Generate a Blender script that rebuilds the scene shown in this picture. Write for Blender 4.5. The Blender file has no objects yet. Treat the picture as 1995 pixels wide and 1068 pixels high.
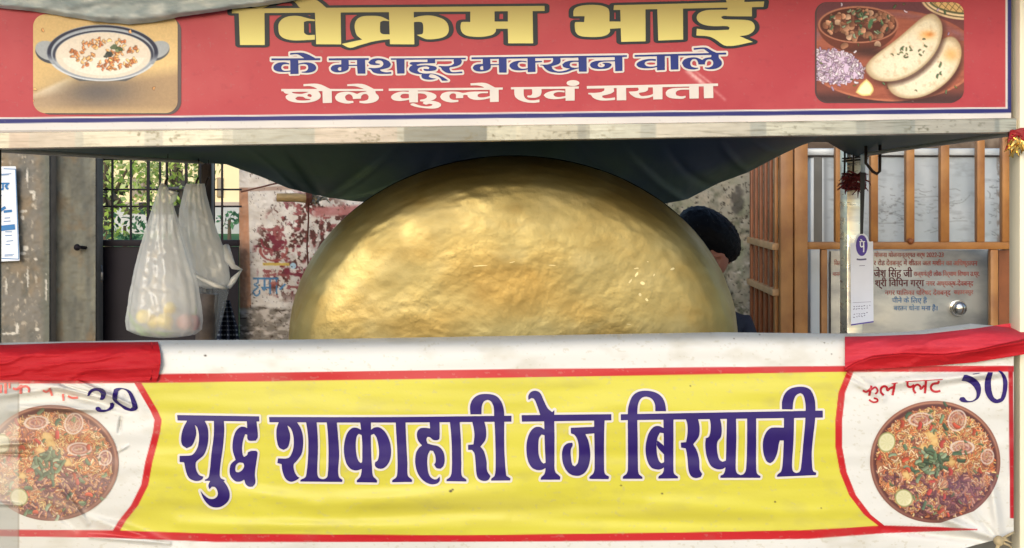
import bpy, bmesh, math, random, re
import numpy as np
from mathutils import Vector, Matrix, noise as mnoise
random.seed(7)
R = math.radians
SC = bpy.context.scene
COL = SC.collection
# ------------------------------------------------------------------ camera, sky, sun, exposure
K, D, H, HR = 0.0010025, 2.5, 1.55, 345.0        # metres per photo pixel at y=0, camera distance, eye height, horizon row
cam = bpy.data.cameras.new('camera'); cam.lens = 45.0; cam.sensor_width = 36.0
cam.shift_y = -(534.0 - HR) / 1995.0
cam.clip_start = 0.05; cam.clip_end = 2000
camo = bpy.data.objects.new('camera', cam); COL.objects.link(camo)
camo.location = (0, -D, H); camo.rotation_euler = (R(90), 0, 0)
SC.camera = camo
SUN_EL, SUN_AZ = 19.0, 194.0                      # azimuth: compass-like, 180 = straight behind the camera
world = bpy.data.worlds.new('World'); SC.world = world; world.use_nodes = True
wn = world.node_tree
sky = wn.nodes.new('ShaderNodeTexSky'); sky.sky_type = 'NISHITA'; sky.sun_disc = False
sky.sun_elevation = R(SUN_EL); sky.sun_rotation = R(SUN_AZ)
sky.dust_density = 1.2; sky.air_density = 1.0; sky.ozone_density = 1.0
bgn = wn.nodes['Background']; wn.links.new(sky.outputs[0], bgn.inputs[0]); bgn.inputs[1].default_value = 0.15
sl = bpy.data.lights.new('sun', 'SUN'); sl.energy = 0.85; sl.angle = R(24); sl.color = (1.0, 0.98, 0.955)
so = bpy.data.objects.new('sun', sl); COL.objects.link(so)
_az, _el = R(SUN_AZ), R(SUN_EL)
_dir = Vector((math.sin(_az) * math.cos(_el), math.cos(_az) * math.cos(_el), math.sin(_el)))   # towards the sun
so.rotation_euler = _dir.to_track_quat('Z', 'Y').to_euler(); so.location = _dir * 30
SC.view_settings.view_transform = 'Standard'; SC.view_settings.look = 'None'
SC.view_settings.exposure = 0.62; SC.view_settings.gamma = 1.0
SC.view_settings.use_curve_mapping = False
SC.render.engine = 'CYCLES'

# ------------------------------------------------------------------ helpers
def lin(c):
    a = np.asarray(c, float) / 255.0
    return np.where(a <= 0.04045, a / 12.92, ((a + 0.055) / 1.055) ** 2.4)
def PX(px, py, y):
    s = K * (np.asarray(y, float) + D) / D
    return (np.asarray(px, float) - 997.5) * s, np.asarray(y, float) + 0 * np.asarray(px, float), H + (HR - np.asarray(py, float)) * s
def P(px, py, y=0.0):
    s = K * (y + D) / D
    return Vector(((px - 997.5) * s, y, H + (HR - py) * s))
_tabs = {}
def vn(x, y, seed=0):
    if seed not in _tabs:
        _tabs[seed] = np.random.RandomState(seed + 11).rand(64, 64)
    t = _tabs[seed]
    x = np.asarray(x, float); y = np.asarray(y, float)
    xi = np.floor(x).astype(int); yi = np.floor(y).astype(int)
    fx = x - xi; fy = y - yi
    fx = fx * fx * (3 - 2 * fx); fy = fy * fy * (3 - 2 * fy)
    a = t[yi % 64, xi % 64]; b = t[yi % 64, (xi + 1) % 64]; c = t[(yi + 1) % 64, xi % 64]; d = t[(yi + 1) % 64, (xi + 1) % 64]
    return (a * (1 - fx) + b * fx) * (1 - fy) + (c * (1 - fx) + d * fx) * fy
def fbm(x, y, seed=0, oct=4):
    v = 0; a = 0.5; f = 1.0; tot = 0
    for k in range(oct):
        v = v + a * vn(np.asarray(x) * f + 7.3 * k, np.asarray(y) * f + 3.1 * k, seed + k); tot += a; a *= 0.5; f *= 2.03
    return v / tot

def mat(name, col, rough=0.6, metal=0.0, spec=0.5, var=0.0, vscale=20.0, bump=0.0, bscale=80.0, stretch=(1, 1, 1), rvar=0.0, col2=None, lo=0.4, hi=0.6):
    m = bpy.data.materials.new(name); m.use_nodes = True
    nt = m.node_tree; b = nt.nodes['Principled BSDF']
    c = tuple(lin(col))
    b.inputs['Base Color'].default_value = (*c, 1)
    b.inputs['Roughness'].default_value = rough; b.inputs['Metallic'].default_value = metal
    b.inputs['Specular IOR Level'].default_value = spec
    if var or bump or rvar or col2 is not None:
        tc = nt.nodes.new('ShaderNodeTexCoord'); mp = nt.nodes.new('ShaderNodeMapping')
        nt.links.new(tc.outputs['Object'], mp.inputs[0]); mp.inputs['Scale'].default_value = stretch
        def nz(sc, det=6):
            n = nt.nodes.new('ShaderNodeTexNoise'); n.inputs['Scale'].default_value = sc; n.inputs['Detail'].default_value = det
            nt.links.new(mp.outputs[0], n.inputs['Vector']); return n
        if var or col2 is not None:
            n = nz(vscale)
            r = nt.nodes.new('ShaderNodeValToRGB'); nt.links.new(n.outputs['Fac'], r.inputs[0])
            e = r.color_ramp.elements; e[0].position = lo; e[1].position = hi
            c2 = tuple(lin(col2)) if col2 is not None else tuple(max(0, x * (1 + var)) for x in c)
            c1 = c if col2 is not None else tuple(x * (1 - var) for x in c)
            e[0].color = (*c1, 1); e[1].color = (*c2, 1)
            if not col2: e[0].position = 0.25; e[1].position = 0.75
            nt.links.new(r.outputs[0], b.inputs['Base Color'])
        if rvar:
            n = nz(vscale * 1.7); mr = nt.nodes.new('ShaderNodeMapRange'); nt.links.new(n.outputs['Fac'], mr.inputs[0])
            mr.inputs[1].default_value = 0.3; mr.inputs[2].default_value = 0.7
            mr.inputs[3].default_value = max(0.03, rough - rvar); mr.inputs[4].default_value = min(1, rough + rvar)
            nt.links.new(mr.outputs[0], b.inputs['Roughness'])
        if bump:
            n = nz(bscale); bp = nt.nodes.new('ShaderNodeBump'); bp.inputs['Strength'].default_value = bump; bp.inputs['Distance'].default_value = 0.004
            nt.links.new(n.outputs['Fac'], bp.inputs['Height']); nt.links.new(bp.outputs[0], b.inputs['Normal'])
    return m
def vcmat(name, rough=0.5, spec=0.4, bump=0.0, bscale=60.0, metal=0.0, coat=0.0):
    m = mat(name, (200, 200, 200), rough, metal, spec, bump=bump, bscale=bscale)
    nt = m.node_tree; a = nt.nodes.new('ShaderNodeVertexColor'); a.layer_name = 'Col'
    nt.links.new(a.outputs[0], nt.nodes['Principled BSDF'].inputs['Base Color'])
    nt.nodes['Principled BSDF'].inputs['Coat Weight'].default_value = coat
    return m

def empty(name, loc, label, cat, group=None):
    o = bpy.data.objects.new(name, None); COL.objects.link(o); o.location = loc; o.empty_display_size = 0.1
    o['label'] = label; o['category'] = cat
    if group: o['group'] = group
    return o
def tag(o, label=None, cat=None, group=None, kind=None):
    if label: o['label'] = label
    if cat: o['category'] = cat
    if group: o['group'] = group
    if kind: o['kind'] = kind
    return o
def link(name, me, m, parent=None, smooth=True, wpos=True):
    if m is not None:
        for mm in (m if isinstance(m, (list, tuple)) else [m]): me.materials.append(mm)
    o = bpy.data.objects.new(name, me); COL.objects.link(o)
    if smooth and len(me.polygons):
        me.polygons.foreach_set('use_smooth', np.ones(len(me.polygons), bool))
    if parent is not None:
        o.parent = parent
        o.matrix_parent_inverse = Matrix.Translation(wloc(parent)).inverted()
    return o
def wloc(o):
    # every parent here is only translated (or at the origin), so world location is the sum
    v = Vector(o.location)
    return v if o.parent is None else v
def setcol(me, cols):
    a = me.color_attributes.new('Col', 'FLOAT_COLOR', 'POINT')
    c = np.ones((len(me.vertices), 4), np.float32); c[:, :3] = cols
    a.data.foreach_set('color', c.ravel())
def rawmesh(name, co, quads):
    me = bpy.data.meshes.new(name)
    co = np.asarray(co, np.float32); quads = np.asarray(quads, np.int32)
    me.vertices.add(len(co)); me.vertices.foreach_set('co', co.ravel())
    n = quads.shape[0]; k = quads.shape[1]
    me.loops.add(n * k); me.loops.foreach_set('vertex_index', quads.ravel())
    me.polygons.add(n); me.polygons.foreach_set('loop_start', np.arange(0, n * k, k, dtype=np.int32))
    me.update(calc_edges=True); me.validate(); return me
def gridmesh(name, X, Y, Z, m, parent=None, cols=None, flip=False):
    ny, nx = X.shape
    idx = np.arange(nx * ny).reshape(ny, nx)
    q = np.stack([idx[:-1, :-1], idx[1:, :-1], idx[1:, 1:], idx[:-1, 1:]], -1).reshape(-1, 4)
    if flip: q = q[:, ::-1]
    me = rawmesh(name, np.stack([X, Y, Z], -1).reshape(-1, 3), q)
    if cols is not None: setcol(me, cols.reshape(-1, 3))
    return link(name, me, m, parent)

class MB:
    def __init__(s): s.bm = bmesh.new()
    def hexa(s, pts, bevel=0.0):
        b = bmesh.new(); v = [b.verts.new(p) for p in pts]
        for f in ((0, 3, 2, 1), (4, 5, 6, 7), (0, 1, 5, 4), (1, 2, 6, 5), (2, 3, 7, 6), (3, 0, 4, 7)): b.faces.new([v[i] for i in f])
        bmesh.ops.recalc_face_normals(b, faces=b.faces[:])
        if bevel: bmesh.ops.bevel(b, geom=b.edges[:], offset=bevel, segments=2, affect='EDGES', profile=0.5)
        s._in(b); return s
    def box(s, x0, x1, y0, y1, z0, z1, bevel=0.0):
        return s.hexa([(x0, y0, z0), (x1, y0, z0), (x1, y1, z0), (x0, y1, z0), (x0, y0, z1), (x1, y0, z1), (x1, y1, z1), (x0, y1, z1)], bevel)
    def pbox(s, px0, py0, px1, py1, y0, y1, bevel=0.0):
        a = P(px0, py1, y0); b = P(px1, py0, y0)
        return s.box(a.x, b.x, y0, y1, a.z, b.z, bevel)
    def _in(s, b):
        me = bpy.data.meshes.new('t'); b.to_mesh(me); b.free(); s.bm.from_mesh(me); bpy.data.meshes.remove(me)
    def tube(s, pts, r, seg=8, caps=True):
        pts = [Vector(p) for p in pts]; n = len(pts)
        rs = r if isinstance(r, (list, tuple)) else [r] * n
        rings = []; up = None
        for i, p in enumerate(pts):
            t = (pts[min(i + 1, n - 1)] - pts[max(i - 1, 0)]).normalized()
            if up is None: up = t.orthogonal().normalized()
            up = (up - t * up.dot(t)).normalized(); w = t.cross(up)
            rings.append([s.bm.verts.new(p + (up * math.cos(a) + w * math.sin(a)) * rs[i]) for a in [2 * math.pi * k / seg for k in range(seg)]])
        for i in range(n - 1):
            for k in range(seg):
                s.bm.faces.new((rings[i][k], rings[i][(k + 1) % seg], rings[i + 1][(k + 1) % seg], rings[i + 1][k]))
        if caps:
            s.bm.faces.new(rings[0][::-1]); s.bm.faces.new(rings[-1])
        return s
    def ball(s, c, r, seg=16, sc=(1, 1, 1), rot=None):
        M = Matrix.Translation(c) @ (rot.to_4x4() if rot else Matrix()) @ Matrix.Diagonal((r * sc[0], r * sc[1], r * sc[2], 1))
        bmesh.ops.create_uvsphere(s.bm, u_segments=seg, v_segments=max(6, seg * 2 // 3), radius=1, matrix=M); return s
    def build(s, name, m, parent=None, smooth=False, auto=True):
        me = bpy.data.meshes.new(name); s.bm.to_mesh(me); s.bm.free()
        o = link(name, me, m, parent, smooth=smooth or auto)
        if auto and not smooth: me.set_sharp_from_angle(angle=R(40))
        return o
# ------------------------------------------------------------------ printed artwork: traced outlines -> filled meshes
def smooth(pts, sub=4, corner=52):
    p = [np.array(q, float) for q in pts]; n = len(p)
    def ang(i):
        a = p[i] - p[i - 1]; b = p[(i + 1) % n] - p[i]
        la = np.hypot(*a); lb = np.hypot(*b)
        if la < 1e-6 or lb < 1e-6: return 180
        return math.degrees(math.acos(max(-1, min(1, float(a @ b) / (la * lb)))))
    sm = [ang(i) <= corner for i in range(n)]
    out = []
    for i in range(n):
        a, b = p[i], p[(i + 1) % n]; L = np.hypot(*(b - a))
        def tan(j):
            if not sm[j]: return b - a
            t = p[(j + 1) % n] - p[j - 1]; return t / max(np.hypot(*t), 1e-9) * L
        if not sm[i] and not sm[(i + 1) % n]: out.append(a); continue
        ta, tb = tan(i), tan((i + 1) % n)
        for k in range(sub):
            t = k / sub; t2, t3 = t * t, t * t * t
            out.append((2 * t3 - 3 * t2 + 1) * a + (t3 - 2 * t2 + t) * ta + (-2 * t3 + 3 * t2) * b + (t3 - t2) * tb)
    return np.array(out)
def sdpoly(poly, gx, gy):
    d = np.full(gx.shape, 1e9); ins = np.zeros(gx.shape, bool)
    n = len(poly)
    for i in range(n):
        ax, ay = poly[i]; bx, by = poly[(i + 1) % n]
        ex, ey = bx - ax, by - ay; l2 = ex * ex + ey * ey + 1e-12
        t = np.clip(((gx - ax) * ex + (gy - ay) * ey) / l2, 0, 1)
        d = np.minimum(d, (gx - ax - t * ex) ** 2 + (gy - ay - t * ey) ** 2)
        if ay != by:
            c = ((ay > gy) != (by > gy)) & (gx < (bx - ax) * (gy - ay) / (by - ay) + ax)
            ins ^= c
    d = np.sqrt(d); return np.where(ins, -d, d)
def stroke_poly(pts, w):
    # centre line with width(s) -> outline polygon (butt ends); pts [(x, y[, w])]
    q = [np.array(a[:2], float) for a in pts]; ws = [a[2] if len(a) > 2 else w for a in pts]
    # Catmull-Rom resample
    P2 = []; W2 = []
    n = len(q)
    for i in range(n - 1):
        p0 = q[max(i - 1, 0)]; p1 = q[i]; p2 = q[i + 1]; p3 = q[min(i + 2, n - 1)]
        for k in range(5):
            t = k / 5
            P2.append(0.5 * ((2 * p1) + (-p0 + p2) * t + (2 * p0 - 5 * p1 + 4 * p2 - p3) * t * t + (-p0 + 3 * p1 - 3 * p2 + p3) * t ** 3)); W2.append(ws[i] * (1 - t) + ws[i + 1] * t)
    P2.append(q[-1]); W2.append(ws[-1])
    L = []; Rr = []
    for i in range(len(P2)):
        t = P2[min(i + 1, len(P2) - 1)] - P2[max(i - 1, 0)]; t = t / max(np.hypot(*t), 1e-9); nn = np.array([-t[1], t[0]])
        L.append(P2[i] + nn * W2[i] / 2); Rr.append(P2[i] - nn * W2[i] / 2)
    return np.array(L + Rr[::-1])
def parse(txt):
    """lines:  @ ox oy s  sets the tracing frame;  p x,y ... polygon;  h x,y ... hole;  s w x,y[,w] ... stroke;  e cx cy rx ry ellipse"""
    pos, neg = [], []; ox = oy = 0.0; s = 1.0
    for ln in txt.strip().splitlines():
        t = ln.split()
        if not t or t[0] == '#': continue
        if t[0] == '@': ox, oy, s = map(float, t[1:4]); continue
        if t[0] in 'ph':
            a = [tuple(float(v) for v in q.split(',')) for q in t[1:]]
            a = smooth([(x / s + ox, y / s + oy) for x, y in a])
            (pos if t[0] == 'p' else neg).append(a)
        elif t[0] == 's':
            w = float(t[1]) / s; a = []
            for q in t[2:]:
                v = [float(z) for z in q.split(',')]; a.append((v[0] / s + ox, v[1] / s + oy) + ((v[2] / s,) if len(v) > 2 else ()))
            pos.append(stroke_poly(a, w))
        elif t[0] == 'e':
            cx, cy, rx, ry = map(float, t[1:5]); pos.append(np.array([((cx + rx * math.cos(k * .2617994)) / s + ox, (cy + ry * math.sin(k * .2617994)) / s + oy) for k in range(24)]))
    return pos, neg
def field(txt, h, pad=8, ax=1.0):
    """signed distance in photo pixels on a grid; ax squashes x so that an outline can be wider sideways"""
    pos, neg = parse(txt) if isinstance(txt, str) else txt
    allp = np.concatenate(pos); x0, y0 = allp.min(0) - pad / ax; x1, y1 = allp.max(0) + pad / ax
    gx, gy = np.meshgrid(np.arange(x0, x1 + h, h), np.arange(y0, y1 + h, h))
    F = np.full(gx.shape, 99.0)
    def win(p, pd):
        a, b = p.min(0) - pd, p.max(0) + pd
        j0, j1 = max(0, int((a[0] - x0) / h)), min(gx.shape[1], int((b[0] - x0) / h) + 2)
        i0, i1 = max(0, int((a[1] - y0) / h)), min(gx.shape[0], int((b[1] - y0) / h) + 2)
        return slice(i0, i1), slice(j0, j1)
    S = np.array([ax, 1.0])
    for p in pos:
        w = win(p, pad / ax); F[w] = np.minimum(F[w], sdpoly(p * S, gx[w] * ax, gy[w]))
    for p in neg:
        w = win(p, 2); F[w] = np.maximum(F[w], -sdpoly(p * S, gx[w] * ax, gy[w]))
    return F, gx, gy
def fill(name, F, gx, gy, depth, m, parent=None, cols=None):
    """mesh of the region F<0; depth(px,py) gives the y of the surface it is printed on"""
    F = np.where(np.abs(F) < 1e-4, 1e-4, F)
    ins = F < 0; ny, nx = F.shape
    vid = -np.ones(F.shape, int); vid[ins] = np.arange(ins.sum())
    vx = list(gx[ins]); vy = list(gy[ins]); vc = list(cols[ins]) if cols is not None else None
    c0, c1, c2, c3 = ins[:-1, :-1], ins[:-1, 1:], ins[1:, 1:], ins[1:, :-1]
    n = c0.astype(int) + c1 + c2 + c3
    fi, fj = np.where(n == 4)
    faces = [tuple(r) for r in np.stack([vid[fi, fj], vid[fi + 1, fj], vid[fi + 1, fj + 1], vid[fi, fj + 1]], -1).tolist()]
    ed = {}
    def ev(a, b):
        k = (a, b) if a < b else (b, a)
        if k not in ed:
            fa, fb = F[k[0]], F[k[1]]; t = fa / (fa - fb)
            ed[k] = len(vx)
            vx.append(gx[k[0]] * (1 - t) + gx[k[1]] * t); vy.append(gy[k[0]] * (1 - t) + gy[k[1]] * t)
            if vc is not None: vc.append(cols[k[0]] if ins[k[0]] else cols[k[1]])
        return ed[k]
    for i, j in zip(*[a.tolist() for a in np.where((n > 0) & (n < 4))]):
        cs = [(i, j), (i + 1, j), (i + 1, j + 1), (i, j + 1)]; f = []
        for k in range(4):
            a, b = cs[k], cs[(k + 1) % 4]
            if ins[a]: f.append(int(vid[a]))
            if ins[a] != ins[b]: f.append(ev(a, b))
        if len(f) > 2: faces.append(tuple(f))
    vx = np.array(vx); vy = np.array(vy)
    X, Y, Z = PX(vx, vy, depth(vx, vy))
    me = bpy.data.meshes.new(name); me.from_pydata(np.stack([X, Y, Z], -1).tolist(), [], faces)
    me.update()
    if vc is not None: setcol(me, np.array(vc))
    return link(name, me, m, parent)
# raster painter (printed photographs): arrays in photo pixels
def over(img, col, a):
    img += (np.asarray(col, float) - img) * np.clip(a, 0, 1)[..., None]
def ellsd(gx, gy, cx, cy, rx, ry, rot=0.0):
    c, s = math.cos(rot), math.sin(rot); x = (gx - cx) * c + (gy - cy) * s; y = -(gx - cx) * s + (gy - cy) * c
    k = np.sqrt((x / rx) ** 2 + (y / ry) ** 2); return (k - 1) * min(rx, ry)
def aa(sd, w=0.7): return np.clip(0.5 - sd / (2 * w), 0, 1)
def rr(gx, gy, x0, y0, x1, y1, r):
    qx = np.abs(gx - (x0 + x1) / 2) - (x1 - x0) / 2 + r; qy = np.abs(gy - (y0 + y1) / 2) - (y1 - y0) / 2 + r
    return np.hypot(np.maximum(qx, 0), np.maximum(qy, 0)) + np.minimum(np.maximum(qx, qy), 0) - r
def grains(img, gx, gy, n, inside, pal, ln, wd, rng, h, dk=.42):
    ny, nx = gx.shape; x0, y0 = gx[0, 0], gy[0, 0]
    for _ in range(n):
        for _t in range(40):
            i, j = rng.randint(ny), rng.randint(nx)
            if inside[i, j]: break
        L = ln * rng.uniform(.6, 1.3); W = wd * rng.uniform(.7, 1.2); a = rng.uniform(0, math.pi); bend = rng.uniform(-.5, .5)
        r = int((L + 2) / h) + 1
        sl_ = (slice(max(0, i - r), i + r + 1), slice(max(0, j - r), j + r + 1))
        X = gx[sl_] - gx[i, j]; Y = gy[sl_] - gy[i, j]
        u = X * math.cos(a) + Y * math.sin(a); v = -X * math.sin(a) + Y * math.cos(a) + bend * (u * u / L)
        d = np.hypot(np.maximum(np.abs(u) - L / 2, 0), v) - W
        c = np.array(pal[rng.randint(len(pal))], float) * rng.uniform(.85, 1.1)
        sh = c[None, None, :] * (1 + 0.22 * np.clip(-v / W, -1, 1))[..., None]
        sub = img[sl_]
        over(sub, (40, 14, 8), aa(d - 0.8) * dk)
        al = aa(d)[..., None]; sub += (np.clip(sh, 0, 255) - sub) * al
# ------------------------------------------------------------------ lettering traced from the photograph
T_NAME = """
@ 0 0 1
p 452,17 1061,11.6 1061,21.5 452,26
@ 450 0 4.9875
p 75,100 325,100 328,438 88,438
p 200,70 350,-20 550,-60 750,-40 860,20 930,80 680,80 620,20 540,5 420,30 300,80
p 815,190 760,182 700,165 640,155 560,160 500,185 465,230 462,290 475,340 520,375 600,392 700,392 815,385 815,340 740,340 710,320 708,215 740,205 815,205
p 815,100 1065,100 1070,432 828,430
p 1535,198 1450,160 1330,155 1260,165 1220,195 1203,240 1205,290 1225,345 1275,385 1075,428 1155,465 1250,440 1400,400 1540,382 1540,335 1470,330 1450,310 1450,215 1480,203 1535,206
p 1535,100 1775,100 1782,432 1545,430
@ 800 0 4.9875
p 25,175 100,155 200,152 290,175 345,210 368,260 368,310 340,350 270,375 160,382 100,360 60,340 115,332 122,310 120,235 100,215 25,215
p 580,100 815,100 815,210 945,210 945,100 1185,100 1190,422 948,422 945,280 830,280 825,310 790,340 700,358 620,358 540,345 500,315 485,270 490,225 500,215 580,215
@ 1100 0 4.9875
p 85,158 90,95 130,65 210,50 320,50 390,65 430,95 435,210 545,210 545,275 440,280 440,310 410,340 340,358 200,358 140,345 110,315 100,270 100,225 105,215 190,215 195,158
p 480,52 1940,15 1932,68 1585,75 475,98
p 540,60 785,60 787,402 550,408
p 900,60 1150,60 1152,385 910,395
p 1590,60 1580,95 1500,95 1380,100 1310,125 1285,160 1295,205 1350,240 1450,255 1580,255 1605,270 1595,290 1400,295 1285,280 1280,345 1400,355 1460,380 1575,448 1830,408 1700,352 1790,335 1840,295 1845,245 1810,205 1700,192 1600,190 1540,185 1520,165 1545,155 1600,158 1820,160 1820,55
p 1580,40 1565,-30 1600,-80 1750,-80 1745,30
"""
T_LINE2 = """
@ 510 95 7.98
p 150,150 910,148 910,180 150,182
p 440,68 650,65 820,140 830,160 690,160 600,110 540,85 440,95
p 440,160 565,160 572,390 445,395
p 430,228 360,210 270,215 205,245 180,290 195,330 250,355 350,362 450,355 450,338 360,345 315,325 300,290 320,255 370,240 425,245
p 560,235 650,215 740,215 810,240 845,285 835,330 790,360 710,375 620,372 620,358 680,350 715,320 720,280 700,250 640,238 560,250
p 1040,150 1665,145 1665,175 1040,182
p 1235,160 1350,160 1352,250 1480,250 1480,160 1605,160 1612,388 1490,388 1480,268 1352,268 1350,310 1310,345 1220,368 1130,362 1080,335 1070,300 1100,265 1160,248 1235,245
h 1180,315 1200,290 1235,285 1235,340 1200,340
p 1655,215 1700,170 1780,148 1880,155 1970,190 2008,240 1985,285 1920,310 1840,325 1850,345 1920,365 2015,362 2015,388 1900,392 1800,388 1730,365 1695,325 1660,310 1660,298 1780,300 1850,285 1885,255 1885,215 1850,185 1800,180 1765,200 1770,225 1835,235 1835,250 1760,255 1690,245
@ 750 95 7.98
p 90,150 1260,140 1255,165 95,172
p 175,160 303,160 303,385 190,388
p 660,155 780,155 780,225 560,232 490,250 500,262 620,255 720,262 790,280 808,300 790,330 720,345 620,345 600,325 600,312 680,318 690,290 640,275 560,285 515,310 505,340 540,370 620,385 720,385 800,400 900,440 985,495 890,500 850,450 780,410 720,395 690,410 680,435 720,455 800,465 740,480 640,478 580,455 565,420 575,400 470,385 395,355 370,320 390,280 430,255 385,240 385,222 420,208 660,208
p 1080,150 1180,160 1195,200 1170,245 1100,275 1010,290 1000,310 1020,350 1060,365 1200,355 1205,380 1050,385 960,375 890,330 870,295 835,280 835,268 960,270 1040,255 1075,225 1065,185
p 1520,145 1635,145 1640,240 1770,240 1770,145 1890,145 1892,372 1775,372 1770,255 1645,258 1640,300 1600,335 1510,355 1420,348 1375,320 1365,290 1395,255 1450,240 1520,238
h 1475,300 1495,272 1525,268 1528,328 1490,328
@ 0 0 1
p 918.5,111.9 1221.2,107.6 1221.2,111 918.5,115.5
@ 980 85 7.98
p 365,275 260,265 160,285 105,325 100,360 140,398 230,418 330,412 390,400 390,382 300,392 245,370 225,335 240,300 290,283 365,292
p 380,215 500,215 505,440 385,445
p 495,272 605,270 605,288 495,298
p 775,220 890,220 895,280 870,315 800,340 755,352 775,398 830,428 900,432 990,412 1060,385 1180,372 1180,385 1080,410 1000,440 900,455 800,450 710,428 650,385 620,345 580,340 580,328 690,325 760,300 778,262
p 1175,265 1060,265 970,285 920,325 940,365 1010,385 1080,390 1110,375 1060,365 1035,335 1045,300 1090,285 1175,285
p 1170,205 1300,205 1302,435 1180,438
p 1745,258 1600,262 1450,270 1370,300 1350,335 1375,370 1440,392 1530,395 1620,385 1680,350 1690,320 1650,300 1560,298 1540,305 1580,325 1575,350 1540,368 1490,365 1470,335 1490,300 1550,282 1745,275
p 1735,195 1855,195 1858,425 1745,430
@ 1180 85 7.98
p 450,178 1875,140 1875,170 450,205
p 780,240 660,240 560,262 490,300 478,335 520,370 620,385 720,380 800,365 800,345 720,358 640,350 605,320 620,285 690,265 780,270
p 795,175 920,170 920,410 798,415
p 1005,170 1130,165 1132,402 1012,405
p 1185,305 1220,250 1300,220 1400,215 1460,235 1500,255 1550,225 1640,210 1640,175 1560,110 1520,85 1370,98 1365,70 1560,62 1650,110 1760,160 1760,220 1800,270 1805,320 1770,365 1690,395 1600,398 1545,385 1540,370 1600,372 1650,350 1672,310 1660,265 1620,245 1570,255 1545,300 1545,325 1440,325 1435,290 1410,250 1365,242 1330,262 1315,305 1330,350 1380,372 1440,375 1440,390 1380,402 1300,398 1220,365
"""
T_LINE3 = """
@ 510 95 7.98
p 305,628 1885,628 1885,655 305,660
p 650,552 880,550 1060,625 1090,640 900,640 820,600 740,580 650,582
p 330,650 850,650 900,690 915,740 890,780 820,815 700,838 560,838 440,815 380,775 370,745 395,720 430,705 360,690
h 470,672 650,668 740,672 680,690 620,705 520,700 475,690
h 515,775 560,745 620,745 650,750 680,772 770,785 740,800 640,808 550,800
h 705,725 725,705 760,708 780,730 770,755 740,750 715,740
p 945,640 1085,640 1090,840 950,845
p 1330,555 1560,550 1700,605 1760,650 1770,690 1815,740 1815,780 1770,820 1680,845 1590,850 1520,840 1520,815 1590,812 1650,790 1665,745 1640,710 1590,705 1550,730 1540,775 1420,780 1410,740 1380,710 1340,708 1300,735 1295,770 1330,808 1420,815 1425,840 1340,852 1240,838 1160,800 1140,750 1180,700 1260,675 1360,672 1440,690 1480,705 1530,685 1600,672 1640,660 1630,640 1500,595 1440,582 1330,580
@ 750 95 7.98
p 60,622 1830,605 1830,635 60,655
p 380,675 270,668 170,690 105,730 95,760 130,795 220,812 310,805 380,790 380,765 320,775 260,770 235,740 260,710 310,700 380,705
p 370,640 510,640 512,832 380,835
p 505,665 620,665 720,685 790,720 800,755 770,785 700,810 600,820 545,815 550,795 610,785 650,765 655,735 620,705 560,695 505,695
p 600,828 720,812 820,830 870,860 870,890 820,920 720,930 580,920 470,900 400,875 400,860 440,850 500,870 560,890 660,900 730,885 740,865 690,855 640,868 590,848
p 860,745 890,700 970,672 1060,668 1150,675 1215,690 1330,672 1600,668 1600,690 1480,695 1440,715 1440,745 1480,760 1560,755 1640,735 1640,765 1530,790 1420,795 1330,775 1290,745 1285,722 1240,715 1215,725 1215,765 1105,770 1105,715 1080,695 1030,700 1000,730 1005,770 1050,795 1140,800 1140,825 1040,835 950,820 880,785
p 1630,615 1765,615 1768,825 1635,828
p 1330,540 1560,535 1700,600 1740,615 1580,620 1520,590 1440,570 1335,570
@ 980 85 7.98
p 125,680 1180,668 1175,700 125,712
p 175,695 320,695 322,800 345,850 400,880 480,885 565,870 565,910 470,920 350,910 240,870 185,815
p 450,695 595,695 595,770 570,815 500,840 400,838 375,825 385,808 430,808 455,780
p 955,735 850,730 740,745 660,775 635,805 670,840 760,862 870,860 980,845 980,815 880,832 810,825 780,795 800,770 860,752 955,758
p 970,680 1112,680 1112,885 975,888
e 1088 615 98 45
@ 0 0 1
p 1143.5,168 1398.7,163 1398.7,167.6 1143.5,172.8
@ 980 85 7.98
p 1580,690 1720,690 1725,745 1680,775 1590,800 1540,810 1545,840 1600,855 1740,840 1740,875 1600,885 1490,878 1400,840 1370,800 1325,785 1330,768 1430,768 1530,755 1575,730
p 1768,680 1910,675 1915,880 1770,882
@ 1180 85 7.98
p 500,680 660,675 655,725 610,750 520,765 515,785 550,815 620,815 700,800 745,780 745,815 660,845 560,852 460,835 390,790 360,750 440,745 500,735 515,710
p 735,665 880,660 882,865 740,868
p 1305,690 1180,690 1060,695 970,720 935,760 945,805 990,840 1080,855 1190,858 1240,840 1240,815 1170,822 1100,808 1085,770 1110,735 1180,718 1305,715
p 1300,650 1445,645 1445,852 1305,855
p 1525,645 1668,640 1672,845 1530,850
"""
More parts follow.
